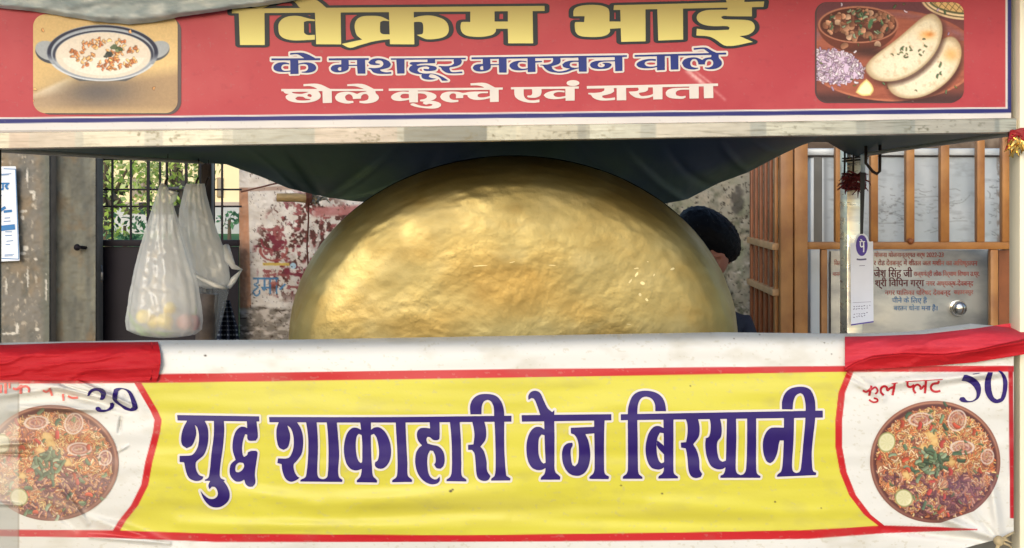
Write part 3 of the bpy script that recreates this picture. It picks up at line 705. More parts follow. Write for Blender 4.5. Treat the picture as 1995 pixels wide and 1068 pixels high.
def picture_kulcha():
    gx, gy = np.meshgrid(np.arange(1582, 1888, 1.0), np.arange(0, 206, 1.0)); rng = np.random.RandomState(6)
    img = np.zeros(gx.shape + (3,)); img[:] = (112, 62, 54)
    over(img, (96, 54, 60), np.clip((70 - gy) / 50, 0, 1)); over(img, (70, 44, 44), np.clip((gy - 175) / 15, 0, 1))
    # wooden platter
    pl = ellsd(gx, gy, 1735, 108, 172, 89, .02)
    over(img, (150, 84, 66), aa(pl)); over(img, (178, 110, 84), aa(np.abs(pl + 1.5) - 1.5) * (gy > 120))
    over(img, (132, 88, 92), aa(np.abs(ellsd(gx, gy, 1735, 108, 160, 80, .05)) - 5, 4) * (gy < 80) * .9)
    over(img, (128, 68, 54), (fbm(gx / 40, gy / 5, 81) - .4) * 1.4 * aa(pl))
    # basket top right
    for k, c in ((0, (206, 178, 140)), (5, (92, 78, 56)), (8, (216, 190, 150)), (13, (88, 86, 60)), (18, (200, 164, 108))):
        over(img, c, aa(ellsd(gx, gy, 1868, 4, 74 - k, 34 - k * .8, .12)))
    wv = (np.abs(((gx + gy * .7) % 13) - 6.5) < 1.1) | (np.abs(((gx - gy * 1.1) % 13) - 6.5) < 1.1); over(img, (110, 84, 56), wv * aa(ellsd(gx, gy, 1868, 4, 54, 20, .12)) * .8)
    # bowl of chickpeas
    over(img, (98, 50, 38), aa(np.where(gy > 48, ellsd(gx, gy, 1671, 48, 78, 54), 9)))
    over(img, (60, 36, 34), np.exp(-((gx - 1700) / 50) ** 2 - ((gy - 102) / 12) ** 2) * .9)
    over(img, (168, 110, 88), aa(ellsd(gx, gy, 1672, 48, 78, 36))); over(img, (78, 40, 32), aa(ellsd(gx, gy, 1672, 48.5, 74.5, 33)))
    ok = ellsd(gx, gy, 1672, 48, 68, 29) < 0
    grains(img, gx, gy, 100, ok, [(150, 104, 80), (168, 124, 98), (128, 82, 62), (146, 100, 76), (176, 142, 118), (96, 56, 44)], 4.0, 5.2, rng, 1.0)
    grains(img, gx, gy, 26, ok, [(72, 94, 70), (96, 116, 88), (128, 142, 118), (56, 70, 56)], 5.5, 2.0, rng, 1.0)
    over(img, (70, 104, 74), aa(ellsd(gx, gy, 1696, 46, 4, 10, .3) + 2 * (vn(gx / 2, gy / 2, 3) - .5)))
    # chopped onion
    on = ellsd(gx, gy, 1625, 131, 54, 32, .15) + 7 * (vn(gx / 6, gy / 6, 12) - .5)
    over(img, (196, 176, 200), aa(on)); grains(img, gx, gy, 260, on < 2, [(194, 182, 198), (180, 164, 186), (206, 198, 208), (160, 140, 168), (150, 128, 158)], 5, 1.7, rng, 1.0)
    # flat breads
    def bread(cx, cy, rx, ry, rot, k):
        def be(dx, dy, e):
            c_, s_ = math.cos(rot), math.sin(rot); u = (gx - cx - dx) * c_ + (gy - cy - dy) * s_; w_ = -(gx - cx - dx) * s_ + (gy - cy - dy) * c_ - 9 + .0024 * u * u
            kk = (np.abs(u / (rx + e)) ** 2.4 + np.abs(w_ / (ry + e)) ** 2.4) ** (1 / 2.4); return (kk - 1) * ry
        s = be(0, 0, 0)
        over(img, (64, 38, 34), aa(be(4, 6, 2), 4) * .75)
        over(img, (162, 138, 106), aa(s)); over(img, (208, 194, 166), aa(s + 3, 3)); over(img, (222, 211, 188), aa(s + 10, 7) * .8)
        over(img, (196, 172, 138), (fbm(gx / 7, gy / 7, 90 + k) - .58) * 3 * aa(s + 3))
        return s
    s2 = bread(1804, 134, 82, 37, -.62, 0); over(img, (222, 160, 96), np.exp(-((gx - 1853) / 16) ** 2 - ((gy - 106) / 14) ** 2) * .85)
    s1 = bread(1766, 97, 88, 37, -.68, 1); over(img, (224, 166, 100), np.exp(-((gx - 1806) / 15) ** 2 - ((gy - 68) / 9) ** 2) * .9); over(img, (196, 120, 60), np.exp(-((gx - 1812) / 7) ** 2 - ((gy - 67) / 4) ** 2) * .8)
    grains(img, gx, gy, 26, (ellsd(gx, gy, 1775, 100, 40, 12, -.2) < 0), [(96, 112, 66), (72, 92, 52)], 4, 1.0, rng, 1.0)
    grains(img, gx, gy, 14, (ellsd(gx, gy, 1826, 135, 20, 14, -.6) < 0), [(92, 118, 84), (72, 96, 66)], 5, 1.5, rng, 1.0)
    # lemon wedge
    lw = sdpoly(smooth([(1667, 180), (1676, 165), (1688, 154), (1698, 164), (1702, 176), (1696, 186), (1680, 187)]), gx, gy); over(img, (200, 176, 110), aa(lw)); over(img, (240, 228, 176), aa(lw + 3, 2))
    img *= (1.04 + 0.12 * fbm(gx / 3, gy / 3, 72))[..., None]
    img = np.clip(img, 0, 240)
    F = rr(gx, gy, 1591, 4.5, 1878, 198, 22)
    fill('food_picture', F, gx, gy, lambda x, y: sign_depth(x, y) - .0016, M['print'], sign, lin(img))['label'] = 'picture of chickpea bowl, flat breads and chopped onion'
    sh = rr(gx, gy, 1587.5, 4, 1874, 201, 24)
    fill('picture_edge', sh, gx, gy, lambda x, y: sign_depth(x, y) - .0010, mat('dark print rim', (70, 36, 40), 0.45), sign)
picture_kulcha()

# ------------------------------------------------------------------ the printed banner across the front
def topedge(px): return np.interp(px, [-60, 0, 150, 310, 560, 1000, 1400, 1640, 1750, 1800, 1850, 1890, 1930, 1985], [672, 668, 665, 663, 662, 654.5, 647.5, 650, 648, 643, 636, 631, 634, 640])
RID = [  # creases: x0 y0 x1 y1 width depth
    (0, 770, 120, 755, 7, .010), (60, 745, 235, 775, 8, .012), (100, 760, 250, 800, 6, -.010), (20, 800, 210, 790, 9, .010), (0, 860, 60, 870, 6, .008), (-20, 900, 50, 880, 7, -.008),
    (150, 1000, 320, 1060, 10, .008), (60, 960, 150, 1030, 8, -.006), (236, 815, 232, 842, 3, -.010), (150, 742, 262, 792, 3.5, .014), (120, 750, 200, 772, 3, -.012), (40, 792, 200, 800, 4, .010), (-10, 868, 60, 862, 4, .012), (-20, 884, 70, 888, 3, -.010), (-20, 980, 40, 984, 4, .010), (175, 1046, 330, 1058, 4, .010), (120, 950, 170, 1020, 5, .009), (230, 880, 250, 868, 2.5, .006),
    (1660, 735, 1720, 775, 8, .012), (1700, 752, 1830, 735, 10, .010), (1800, 745, 1970, 722, 9, .012), (1650, 728, 1700, 760, 5, -.008), (1840, 748, 1960, 738, 7, -.006),
    (1948, 1056, 1780, 985, 9, .014), (1948, 1056, 1850, 950, 10, .012), (1948, 1056, 1720, 1030, 8, -.010), (1948, 1056, 1930, 930, 10, .012), (1948, 1056, 1890, 990, 6, -.010),
    (430, 945, 620, 985, 16, .006), (620, 985, 1000, 955, 18, .007), (700, 1005, 1250, 985, 14, -.006), (1150, 975, 1600, 1000, 16, .006), (300, 905, 520, 1000, 20, .005), (350, 1020, 900, 1030, 12, .006), (1000, 1010, 1500, 1018, 12, -.005)]
def ban_depth(px, py):
    px = np.asarray(px, float); py = np.asarray(py, float)
    t = py - topedge(px)
    y = -0.055 + 0.075 * np.exp(-np.maximum(t, 0) / 9.0) - 0.012 * np.sin(np.clip(t / 420.0, 0, 1) * math.pi)
    y = y + 0.008 * (fbm(px / 260.0, py / 42.0, 51, 2) - .5) * np.clip(t / 60, 0.1, 1) + 0.012 * (fbm(px / 420.0 + .3 * py / 100, py / 160.0, 55, 2) - .5)
    for x0, y0, x1, y1, w, a in RID:
        L2 = (x1 - x0) ** 2 + (y1 - y0) ** 2; u = ((px - x0) * (x1 - x0) + (py - y0) * (y1 - y0)) / L2; uc = np.clip(u, 0, 1)
        d = np.hypot(px - x0 - uc * (x1 - x0), py - y0 - uc * (y1 - y0)); y = y - a * np.exp(-(d / w) ** 2) * (0.35 + 0.65 * np.sin(np.clip(uc, 0.03, .97) * math.pi))
    return y
banner = empty('printed_banner', (0, -0.05, 0.8), 'long yellow and white flex banner with purple writing across cart front', 'banner')
LB = np.array([(262, 735), (275, 757), (300, 800), (308, 818), (305, 842), (298, 870), (290, 900), (282, 945), (262, 985), (238, 1015), (222, 1042)], float)
RB = np.array([(1660, 715), (1652, 735), (1640, 765), (1634, 820), (1634, 870), (1643, 920), (1661, 965), (1690, 1003), (1722, 1028)], float)
def build_banner():
    gx, gy = np.meshgrid(np.arange(-60, 1976, 1.7), np.linspace(0, 1, 285))
    top = topedge(gx); bot = np.interp(gx, [-60, 1500, 1700, 1800, 1900, 1948, 1976], [1130, 1130, 1112, 1092, 1062, 1050, 1040])
    gy = top + (bot - top) * gy
    # the printed design
    img = np.zeros(gx.shape + (3,)); img[:] = (214, 213, 208)
    lx = np.interp(gy, LB[:, 1], LB[:, 0]); rx = np.interp(gy, RB[:, 1], RB[:, 0])
    t0 = np.interp(gx, [0, 310, 1000, 1640], [730, 729, 719.5, 713]); t1 = np.interp(gx, [0, 310, 1000, 1640], [748, 746, 736, 724.5])
    b0 = np.interp(gx, [0, 225, 420, 900, 1300, 1575, 1720, 1830, 1960], [1032, 1033.5, 1040, 1043, 1038, 1033, 1024, 1027, 1034]); b1 = b0 + np.interp(gx, [0, 420, 900, 1575, 1720, 1830, 1900], [13, 16, 13, 17, 15, 8, 2])
    yel = aa(np.maximum(np.maximum(lx - gx, gx - rx), np.maximum(t0 + 4 - gy, gy - b0 - 4)))
    over(img, (204, 196, 70), yel)
    over(img, (184, 174, 62), yel * np.clip((fbm(gx / 240, gy / 40, 91) - .45) * 2, 0, 1) * .6)
    over(img, (214, 204, 110), yel * np.clip((fbm(gx / 300, gy / 30, 95) - .5) * 2.2, 0, 1) * .5)
    red = (186, 34, 40)
    band = (gy > t0 - 20) & (gy < b1 + 30)
    over(img, red, aa(np.abs(gx - lx + 0) * .93 - 6.5) * (gy > t1 - 6) * (gy < b1 - 3)); over(img, red, aa(np.abs(gx - rx) * .95 - 6.2) * (gy > t1 - 8) * (gy < b1 - 3))
    over(img, red, aa(np.maximum(t0 - gy, gy - t1))); over(img, red, aa(np.maximum(b0 - gy, gy - b1)) * (gx < 1905))
    over(img, (168, 30, 40), aa(np.abs(gx - 1969 - (gy - 720) * .012) - 4.5) * (gy > 715) * (gy < 1010))
    # grime
    over(img, (178, 170, 146), (fbm(gx / 9, gy / 5, 101) > .73) * .3)
    over(img, (150, 140, 112), np.clip(fbm(gx / 60, gy / 30, 105) - .58, 0, 1) * .7)
    over(img, (200, 192, 172), np.clip((290 - gx) / 160, 0, 1) * .3)
    over(img, (150, 150, 142), aa(gx - 36, 2) * .55 * (gy > 745))
    over(img, (110, 100, 84), aa(np.abs(gx - 36) - 1.0) * .5 * (gy > 745))
    for (x, y, r) in ((878, 957, 3.2), (882, 954, 2.2), (400, 693, 2.5), (1345, 752, 1.6), (1210, 946, 1.8), (1290, 962, 2), (1510, 978, 2), (1560, 880, 1.6), (640, 870, 1.2), (1600, 990, 1.5), (1480, 652, 1.5), (1430, 660, 1.2), (1606, 668, 1.4), (1620, 690, 1.2)):
        over(img, (58, 48, 36), aa(ellsd(gx, gy, x, y, r, r * .8)) * .85)
    X, Y, Z = PX(gx, gy, ban_depth(gx, gy))
    gridmesh('banner_cloth', X, Y, Z, M['cloth_print'], banner, lin(img))
    off = lambda d: (lambda x, y: ban_depth(x, y) - d)
    F, fx, fy = field(T_BIRYANI, 0.8, pad=7)
    le = fill('purple_lettering', F, fx, fy, off(.0024), M['indigo_ink'], banner)
    fill('letter_outline', F - 4.2, fx, fy, off(.0014), M['halo_ink'], le)
    for nm, T, mk in (('price_number', T_FIFTY, 'indigo_ink'), ('price_number', T_THIRTY, 'indigo_ink'), ('red_lettering', T_FULL, 'red_ink'), ('red_lettering', T_HALF, 'faded_red_ink')):
        F, fx, fy = field(T, 0.6, pad=3); fill(nm, F, fx, fy, off(.0018), M[mk], banner)
build_banner()
def biryani(cx, cy, rx, ry, seed, faded, label):
    rng = np.random.RandomState(seed)
    gx, gy = np.meshgrid(np.arange(cx - rx - 5, cx + rx + 6, 0.9), np.arange(cy - ry - 5, cy + ry + 6, 0.9))
    img = np.zeros(gx.shape + (3,)); img[:] = (112, 70, 60)
    s = ellsd(gx, gy, cx, cy, rx, ry); top = np.clip((cy - gy) / ry, -1, 1)
    over(img, (164, 108, 84), aa(np.abs(s + 3) - 2.5, 1.5) * np.clip(.55 + .5 * top, 0, 1)); over(img, (74, 40, 40), aa(np.abs(s + 10) - 3.5, 2) * .9)
    over(img, (92, 58, 58), aa(s + 1.5) * aa(-(s + 3)) * .6)
    food = ellsd(gx, gy, cx, cy + 2, rx - 13, ry - 13) < 0
    over(img, (150, 92, 64), food * 1.0); over(img, (104, 58, 54), food * np.clip(fbm(gx / 26, gy / 26, seed) * 2.4 - 1.0, 0, 1))
    pal = [(206, 146, 92), (214, 168, 116), (198, 120, 72), (222, 194, 154), (172, 96, 66), (200, 104, 62), (216, 178, 108), (132, 78, 68), (194, 134, 108), (118, 70, 70)]
    lite = food & (fbm(gx / 22, gy / 22, seed + 3) > .44)
    grains(img, gx, gy, 1000, food, pal[2:], 11, 1.5, rng, .9, .25); grains(img, gx, gy, 2200, lite, pal[:7], 10, 1.05, rng, .9, .25)
    dk = food & (gy > cy + ry * .2) & (fbm(gx / 18, gy / 18, seed + 9) > .5)
    grains(img, gx, gy, 260, dk, [(92, 54, 62), (120, 72, 74), (84, 52, 58), (176, 124, 100)], 10, 1.8, rng, .9, .3)
    for dx, dy, r in ((-8, -52, 11), (-2, -40, 9), (-20, -26, 9), (30, 0, 9), (-55, 26, 8), (-12, -14, 8)):
        k = ellsd(gx, gy, cx + dx / 125 * rx, cy + dy / 118 * ry, r, r * .8, 0.5) + 4 * (vn(gx / 4, gy / 4, seed + 2) - .5); over(img, (196, 152, 86), aa(k, 2)); over(img, (208, 176, 116), aa(k + 3, 2) * .7)
    for dx, dy, a, b, rt in ((42, -80, 17, 20, .3), (-28, -82, 22, 12, -.1), (100, -10, 12, 14, .2), (52, -28, 22, 12, 0)):
        k = ellsd(gx, gy, cx + dx / 125 * rx, cy + dy / 118 * ry, a, b, rt)
        over(img, (150, 104, 104), aa(k + 2) * .4); over(img, (200, 178, 166), aa(np.abs(k) - 1.3) * .9); over(img, (186, 150, 144), aa(np.abs(k + 5) - .8) * .7)
    mint = (ellsd(gx, gy, cx - 6, cy + 2, 30, 27) < 0); grains(img, gx, gy, 70, mint, [(76, 98, 72), (96, 118, 88), (60, 80, 62), (124, 142, 112)], 11, 3.2, rng, .9)
    grains(img, gx, gy, 40, food, [(96, 112, 76), (80, 98, 70)], 6, 1.6, rng, .9)
    grains(img, gx, gy, 16, food, [(176, 70, 52), (164, 58, 52)], 8, 3.2, rng, .9)
    for dx, dy, a, b, rt in ((-93, -38, 17, 20, .3), (-60, 70, 18, 17, .7)):
        k = ellsd(gx, gy, cx + dx / 125 * rx, cy + dy / 118 * ry, a, b, rt); over(img, (130, 130, 78), aa(k)); over(img, (198, 192, 150), aa(k + 2.2)); over(img, (182, 178, 124), aa(k + 5) * (.5 + .5 * np.cos(np.arctan2(gy - cy - dy, gx - cx - dx) * 9)) * .5)
    if faded:
        over(img, (196, 176, 152), .2 + .4 * np.clip(fbm(gx / 50, gy / 26, 141) - .45, 0, 1)); over(img, (196, 190, 178), aa(gx - 36, 2) * .45)
        over(img, (214, 200, 168), aa(np.abs((gy - cy - 70) - (gx - cx) * .4) - 8, 8) * .25)
    else:
        over(img, (96, 66, 96), np.exp(-((gx - cx - 60) / 60) ** 2 - ((gy - cy - 55) / 40) ** 2) * .35)
    img = np.clip(255 * (np.clip(img, 0, 255) / 255) ** .86, 0, 245)
    s = np.maximum(s, (gx - cx) * .35 + (gy - cy) - ry * 1.03) if not faded else s
    fill('food_picture', s, gx, gy, lambda x, y: ban_depth(x, y) - .0018, M['cloth_print'], banner, lin(np.clip(img, 0, 255)))['label'] = label
biryani(1822, 900, 127, 119, 11, False, 'crisp picture of rice bowl with lemon slices')
biryani(100, 902, 131, 113, 12, True, 'faded wrinkled picture of rice bowl')

# red cloth strips laid over both ends of the banner
def strip(pts_top, pts_bot, x0, x1, label, fold=None, seed=0, round_end=False, cols=None):
    gx, v = np.meshgrid(np.linspace(x0, x1, 190), np.linspace(0, 1, 70))
    t = np.interp(gx, *zip(*pts_top)); b = np.interp(gx, *zip(*pts_bot)); gy = t + (b - t) * v
    if round_end: gx = gx - (gx > x1 - 14) * 7 * (2 * v - .9) ** 2
    y = ban_depth(gx, np.maximum(gy, topedge(gx) + 0.2)) - 0.006 - 0.008 * (fbm(gx / 150 + gy / 60, gy / 15.0, 150 + seed, 3) - .4) - .003 * np.abs(np.sin(gx / 47.0 + gy / 9.0 + 3 * fbm(gx / 60, gy / 30, 177))) ** 6
    y = y - 0.006 * np.sin(v * math.pi)
    img = np.zeros(gx.shape + (3,)); img[:] = (172, 18, 28); over(img, (188, 40, 50), np.clip(fbm(gx / 60, gy / 20, 160 + seed) * 2 - .8, 0, 1) * .7)
    if fold is not None:
        fy = np.interp(gx, *zip(*fold)); d = gy - fy
        y = y - 0.009 * np.clip(d / 2.5, 0, 1) * np.exp(-np.maximum(d - 4, 0) / 14) - .003 * (d > 0)
        over(img, (198, 62, 78), np.clip(-d / 2, 0, 1) * (.75 + .4 * (fbm(gx / 30, gy / 14, 167) - .5)))
    X, Y, Z = PX(gx, gy, y)
    o = gridmesh('cloth_strip', X, Y, Z, vcmat('red cloth %d' % seed, 0.7, 0.25, bump=.25, bscale=120), None, lin(img)); tag(o, label, 'cloth', 'red cloth strips over the banner')
strip([(-60, 676), (0, 672), (150, 667.5), (314, 666)], [(-60, 738), (0, 741), (160, 742), (314, 744)], -60, 313, 'red cloth strip with rounded end lying over the half plate corner', seed=1, round_end=True,)
strip([(1645, 656), (1700, 655), (1800, 651), (1900, 640), (1960, 631), (2000, 627)], [(1645, 724), (1660, 722), (1720, 718), (1830, 712), (1900, 706), (2000, 690)], 1646, 2000, 'folded red cloth strip tied over the corner priced 50',
      fold=[(1640, 722), (1665, 706), (1700, 694), (1760, 688), (1840, 690), (1900, 682), (2000, 660)], seed=2)
# frayed tie at the banner's lower right corner
def tie():
    mb = MB(); c = P(1946, 1054, -.075); rng = random.Random(4)
    mb.ball(c, .010, 10)
    for k in range(9):
        a = rng.uniform(-2.6, .9); L = rng.uniform(.02, .045)
        mb.tube([c, c + Vector((math.cos(a) * L * .5, -.004, math.sin(a) * L * .5)), c + Vector((math.cos(a) * L, rng.uniform(-.01, .01), math.sin(a) * L - .008))], [.003, .0022, .001], 5)
    tag(mb.build('rope_knot', mat('jute string', (176, 158, 122), 0.9, var=.3, vscale=60), None, smooth=True), 'frayed jute string knot at the lower corner of banner', 'knot')
tie()
# ------------------------------------------------------------------ loose grey sheet drooping over the sign's upper left
def top_sheet():
    gx, v = np.meshgrid(np.linspace(-60, 660, 190), np.linspace(0, 1, 46))
    low = np.interp(gx, [-60, 0, 60, 120, 180, 250, 300, 350, 420, 455, 500, 560, 610, 660], [4, 16, 22, 31, 41, 47.5, 44, 33, 23, 17, 13, 4, -8, -22]) + 1.6 * (fbm(gx / 14, gx * 0, 201) - .5)
    gy = -95 + (low + 95) * v
    y = -0.03 - 0.018 * np.sin(np.clip(v, 0, 1) * 2.2) - .012 * (fbm(gx / 22 - gy / 30, gy / 14, 209, 3) - .5) - .02 * (fbm(gx / 90 + gy / 60, gy / 22, 203, 4) - .5) + 0.02 * np.clip((v - .93) / .07, 0, 1)
    img = np.zeros(gx.shape + (3,)); img[:] = (166, 176, 176)
    over(img, (206, 208, 202), np.clip(fbm(gx / 34, gy / 10, 205) * 2.6 - 1.1, 0, 1)); over(img, (124, 138, 142), np.clip(fbm(gx / 28, gy / 16, 208) * 2.4 - 1.1, 0, 1) * .8)
    X, Y, Z = PX(gx, gy, y)
    sm = vcmat('grey weathered sheet', 0.6, 0.3, bump=.4, bscale=45)
    ps = tag(gridmesh('plastic_sheet', X, Y, Z, sm, None, lin(img)), 'grey weathered plastic sheet drooping over upper left of red sign', 'sheet')
    # unseen overhang added to cut sky light on the sign and banner
    ax, v = np.meshgrid(np.linspace(-1.12, 1.1, 40), np.linspace(0, 1, 20)); ay = -.03 - .40 * v; az = 2.03 - .03 * v - .05 * np.sin(v * 3.14) + .03 * fbm(ax * 3, ay * 3, 210)
    c = np.zeros(ax.shape + (3,)); c[:] = (160, 168, 166); gridmesh('added_awning', ax, ay, az, sm, ps, lin(c))
top_sheet()

# ------------------------------------------------------------------ the brass pot
def pot():
    y0 = 0.62; s = K * (y0 + D) / D; A = 437 * s; C = P(1000, 657, y0)
    root = empty('brass_pot', (C.x, y0, C.z - A * .806), 'huge hammered brass cooking pot standing behind the yellow banner', 'pot')
    prof = [(0.0, -.215), (.12, -.2145), (.25, -.213), (.38, -.209), (.50, -.2085), (.60, -.2065), (.70, -.203), (.78, -.199), (.85, -.190), (.905, -.168), (.95, -.122), (.982, -.060), (.998, -.008), (1.0, .02), (.992, .07), (.965, .13), (.91, .19), (.84, .235), (.80, .26), (.80, .275), (.86, .295), (.87, .305)]
    pr = np.array(prof); tt = np.linspace(0, len(pr) - 1, 190); rr_ = np.interp(tt, np.arange(len(pr)), pr[:, 0]); yy_ = np.interp(tt, np.arange(len(pr)), pr[:, 1])
    for _ in range(6):
        rr_[1:-1] = (rr_[:-2] + 2 * rr_[1:-1] + rr_[2:]) / 4; yy_[1:-1] = (yy_[:-2] + 2 * yy_[1:-1] + yy_[2:]) / 4
    n = 260; th = np.linspace(0, 2 * np.pi, n + 1)
    Rm, Tm = np.meshgrid(rr_, th, indexing='ij'); Ym, _ = np.meshgrid(yy_, th, indexing='ij')
    cx, cz = Rm * np.cos(Tm), Rm * np.sin(Tm)
    # hammer marks, dents
    per = lambda f, sd: fbm(cx * f + 20, cz * f + Ym * f * 3 + 20, sd, 3) - .5
    edge = np.clip((Rm - .55) / .35, 0, 1)
    dn = .006 * per(2.2, 301) + .0022 * per(9, 305) * (.3 + edge) + .0042 * per(26, 309) * edge + .0016 * per(34, 312)
    # normal approximation: push along (radial, -y)
    k = np.clip(Rm, 0, 1) ** 3
    Rx = Rm * A + dn * k * .6; Yx = y0 + Ym + 0 * Rm - dn * (1 - k * .6)
    X = C.x + Rx * np.cos(Tm); Z = C.z + Rx * np.sin(Tm) * .806; Y = Yx
    # worn band, scratches and tarnish in colour
    tz = fbm(cx * 2.2 + 9, cz * 3.4 + 9, 321); t2 = fbm(cx * 7 + 3, cz * 9 + 3, 325)
    img = np.zeros(X.shape + (3,)); img[:] = (160, 145, 94)
    over(img, (148, 124, 68), np.clip((tz - .42) * 3, 0, 1)); over(img, (178, 164, 116), np.clip((t2 - .5) * 3, 0, 1) * .7); over(img, (138, 110, 56), np.clip((fbm(cx * 5, cz * 6, 331) - .62) * 4, 0, 1) * .6)
    m = bpy.data.materials.new('hammered brass'); m.use_nodes = True; nt = m.node_tree; b = nt.nodes['Principled BSDF']
    a = nt.nodes.new('ShaderNodeVertexColor'); a.layer_name = 'Col'; nt.links.new(a.outputs[0], b.inputs['Base Color'])
    b.inputs['Metallic'].default_value = 0.7; b.inputs['Roughness'].default_value = 0.40
    tc = nt.nodes.new('ShaderNodeTexCoord'); nz = nt.nodes.new('ShaderNodeTexNoise'); nz.inputs['Scale'].default_value = 75; nz.inputs['Detail'].default_value = 5
    nt.links.new(tc.outputs['Object'], nz.inputs['Vector']); bp = nt.nodes.new('ShaderNodeBump'); bp.inputs['Strength'].default_value = .26; bp.inputs['Distance'].default_value = .003
    nt.links.new(nz.outputs['Fac'], bp.inputs['Height']); nt.links.new(bp.outputs[0], b.inputs['Normal'])
    n2 = nt.nodes.new('ShaderNodeTexNoise'); n2.inputs['Scale'].default_value = 9; n2.inputs['Detail'].default_value = 8; nt.links.new(tc.outputs['Object'], n2.inputs['Vector'])
    mr = nt.nodes.new('ShaderNodeMapRange'); nt.links.new(n2.outputs['Fac'], mr.inputs[0]); mr.inputs[1].default_value = .35; mr.inputs[2].default_value = .65; mr.inputs[3].default_value = .40; mr.inputs[4].default_value = .56
    nt.links.new(mr.outputs[0], b.inputs['Roughness'])
    body = gridmesh('pot_body', X, Y, Z, m, root, lin(img))
    # raised seam ring just behind the rounded bottom edge
    mb = MB(); ring = [(C.x + A * .997 * math.cos(t), y0 + .035, C.z + A * .997 * .806 * math.sin(t)) for t in np.linspace(0, 2 * math.pi, 140)]
    mb.tube(ring, .0045, 8, caps=False); mb.build('seam_ring', m, root, smooth=True)
    # pale flakes stand in for light glinting on bare scratched spots
    sm = mat('brass scratch glint', (240, 226, 180), .25, .9)
    bpy.context.view_layer.update()
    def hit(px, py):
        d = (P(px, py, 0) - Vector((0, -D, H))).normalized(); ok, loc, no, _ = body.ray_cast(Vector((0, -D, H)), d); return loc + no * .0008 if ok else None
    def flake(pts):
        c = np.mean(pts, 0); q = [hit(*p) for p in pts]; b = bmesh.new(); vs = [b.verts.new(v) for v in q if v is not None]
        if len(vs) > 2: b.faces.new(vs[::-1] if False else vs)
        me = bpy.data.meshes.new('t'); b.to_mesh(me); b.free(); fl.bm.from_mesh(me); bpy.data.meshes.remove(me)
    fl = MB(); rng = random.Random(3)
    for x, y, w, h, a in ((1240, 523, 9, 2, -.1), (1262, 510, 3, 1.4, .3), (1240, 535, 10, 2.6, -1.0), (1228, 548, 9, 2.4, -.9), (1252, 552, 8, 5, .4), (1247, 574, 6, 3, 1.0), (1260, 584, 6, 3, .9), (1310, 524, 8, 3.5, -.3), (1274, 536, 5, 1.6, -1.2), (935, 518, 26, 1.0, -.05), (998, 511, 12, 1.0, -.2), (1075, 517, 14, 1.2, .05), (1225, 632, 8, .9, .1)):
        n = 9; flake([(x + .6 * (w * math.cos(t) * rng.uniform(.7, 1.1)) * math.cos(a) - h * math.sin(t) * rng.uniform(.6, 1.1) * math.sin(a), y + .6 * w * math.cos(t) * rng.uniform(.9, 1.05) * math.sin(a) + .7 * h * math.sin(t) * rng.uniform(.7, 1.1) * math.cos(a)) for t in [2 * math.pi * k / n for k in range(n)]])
    fl.build('scratch_glints', mat('scratch glint metal', (208, 194, 146), .4, .5), root)
    return root
POT = pot()

# ------------------------------------------------------------------ left pillar, gate, painted wall, rough wall
def slab_painted(name, px0, px1, r0, r1, y, thick, paint, label, cat, step=2.0, m=None):
    root = empty(name, tuple(P((px0 + px1) / 2, 0, y).xy) + (0,), label, cat)
    gx, gy = np.meshgrid(np.arange(px0, px1 + step, step), np.arange(r0, r1 + step, step))
    img = paint(gx, gy)
    yy = y - .012 * (fbm(gx / 25, gy / 25, 401) - .5) - .006 * (fbm(gx / 6, gy / 6, 405) - .5)
    X, Y, Z = PX(gx, gy, yy)
    gridmesh('wall_face', X, Y, Z, m or vcmat(name + ' plaster', .85, .2, bump=.25, bscale=50), root, lin(np.clip(img, 0, 255)))
    b = MB(); a = P(px0 + .5, 0, y); c = P(px1 - .5, r0, y); b.box(a.x, c.x, y + .02, y + thick, 0, c.z, .004)
    b.build('wall_core', mat(name + ' core', (120, 110, 98), .9, var=.2), root)
    return root
def paint_pillar(gx, gy):
    img = np.zeros(gx.shape + (3,)); img[:] = (126, 121, 112)
    over(img, (142, 126, 104), np.clip(fbm(gx / 26, gy / 40, 411) * 2.4 - 1.0, 0, 1)); over(img, (98, 98, 92), np.clip(fbm(gx / 16, gy / 26, 415) * 2.6 - 1.3, 0, 1))
    over(img, (106, 108, 98), aa(84 - gx, 6) * .9)
    over(img, (176, 166, 150), np.clip(fbm(gx / 7, gy / 9, 418) * 7 - 4.6, 0, 1) * (gx < 80))
    for x, y, a, b in ((63, 374, 6, 3), (66, 382, 3, 9), (53, 345, 2, 14), (46, 412, 7, 3), (44, 424, 4, 4), (50, 484, 5, 5), (44, 494, 7, 3), (70, 505, 3, 3), (54, 540, 2, 15), (72, 642, 4, 4), (90, 560, 1.5, 16), (20, 650, 14, 2), (34, 640, 3, 10), (12, 560, 2, 14)):
        over(img, (206, 200, 188), aa(ellsd(gx, gy, x, y, a, b) + 2.4 * (vn(gx / 3, gy / 3, 7) - .5)))
    return img
slab_painted('plaster_pillar', -420, 96, 250, 720, 1.92, .5, paint_pillar, 'stained brown plaster pillar with the blue and white poster', 'pillar')
def paint_jamb(gx, gy):
    img = np.zeros(gx.shape + (3,)); img[:] = (116, 116, 106)
    over(img, (130, 127, 112), np.clip(fbm(gx / 9, gy / 150, 421) * 2.6 - 1, 0, 1)); over(img, (92, 92, 86), np.clip(fbm(gx / 22, gy / 60, 424) * 2.6 - 1.2, 0, 1)); over(img, (128, 106, 80), np.clip(fbm(gx / 30, gy / 50, 428) * 3 - 1.8, 0, 1))
    return img
slab_painted('concrete_jamb', 88, 186, 250, 720, 1.99, .09, paint_jamb, 'smooth grey green concrete jamb left of the grille gate', 'wall')
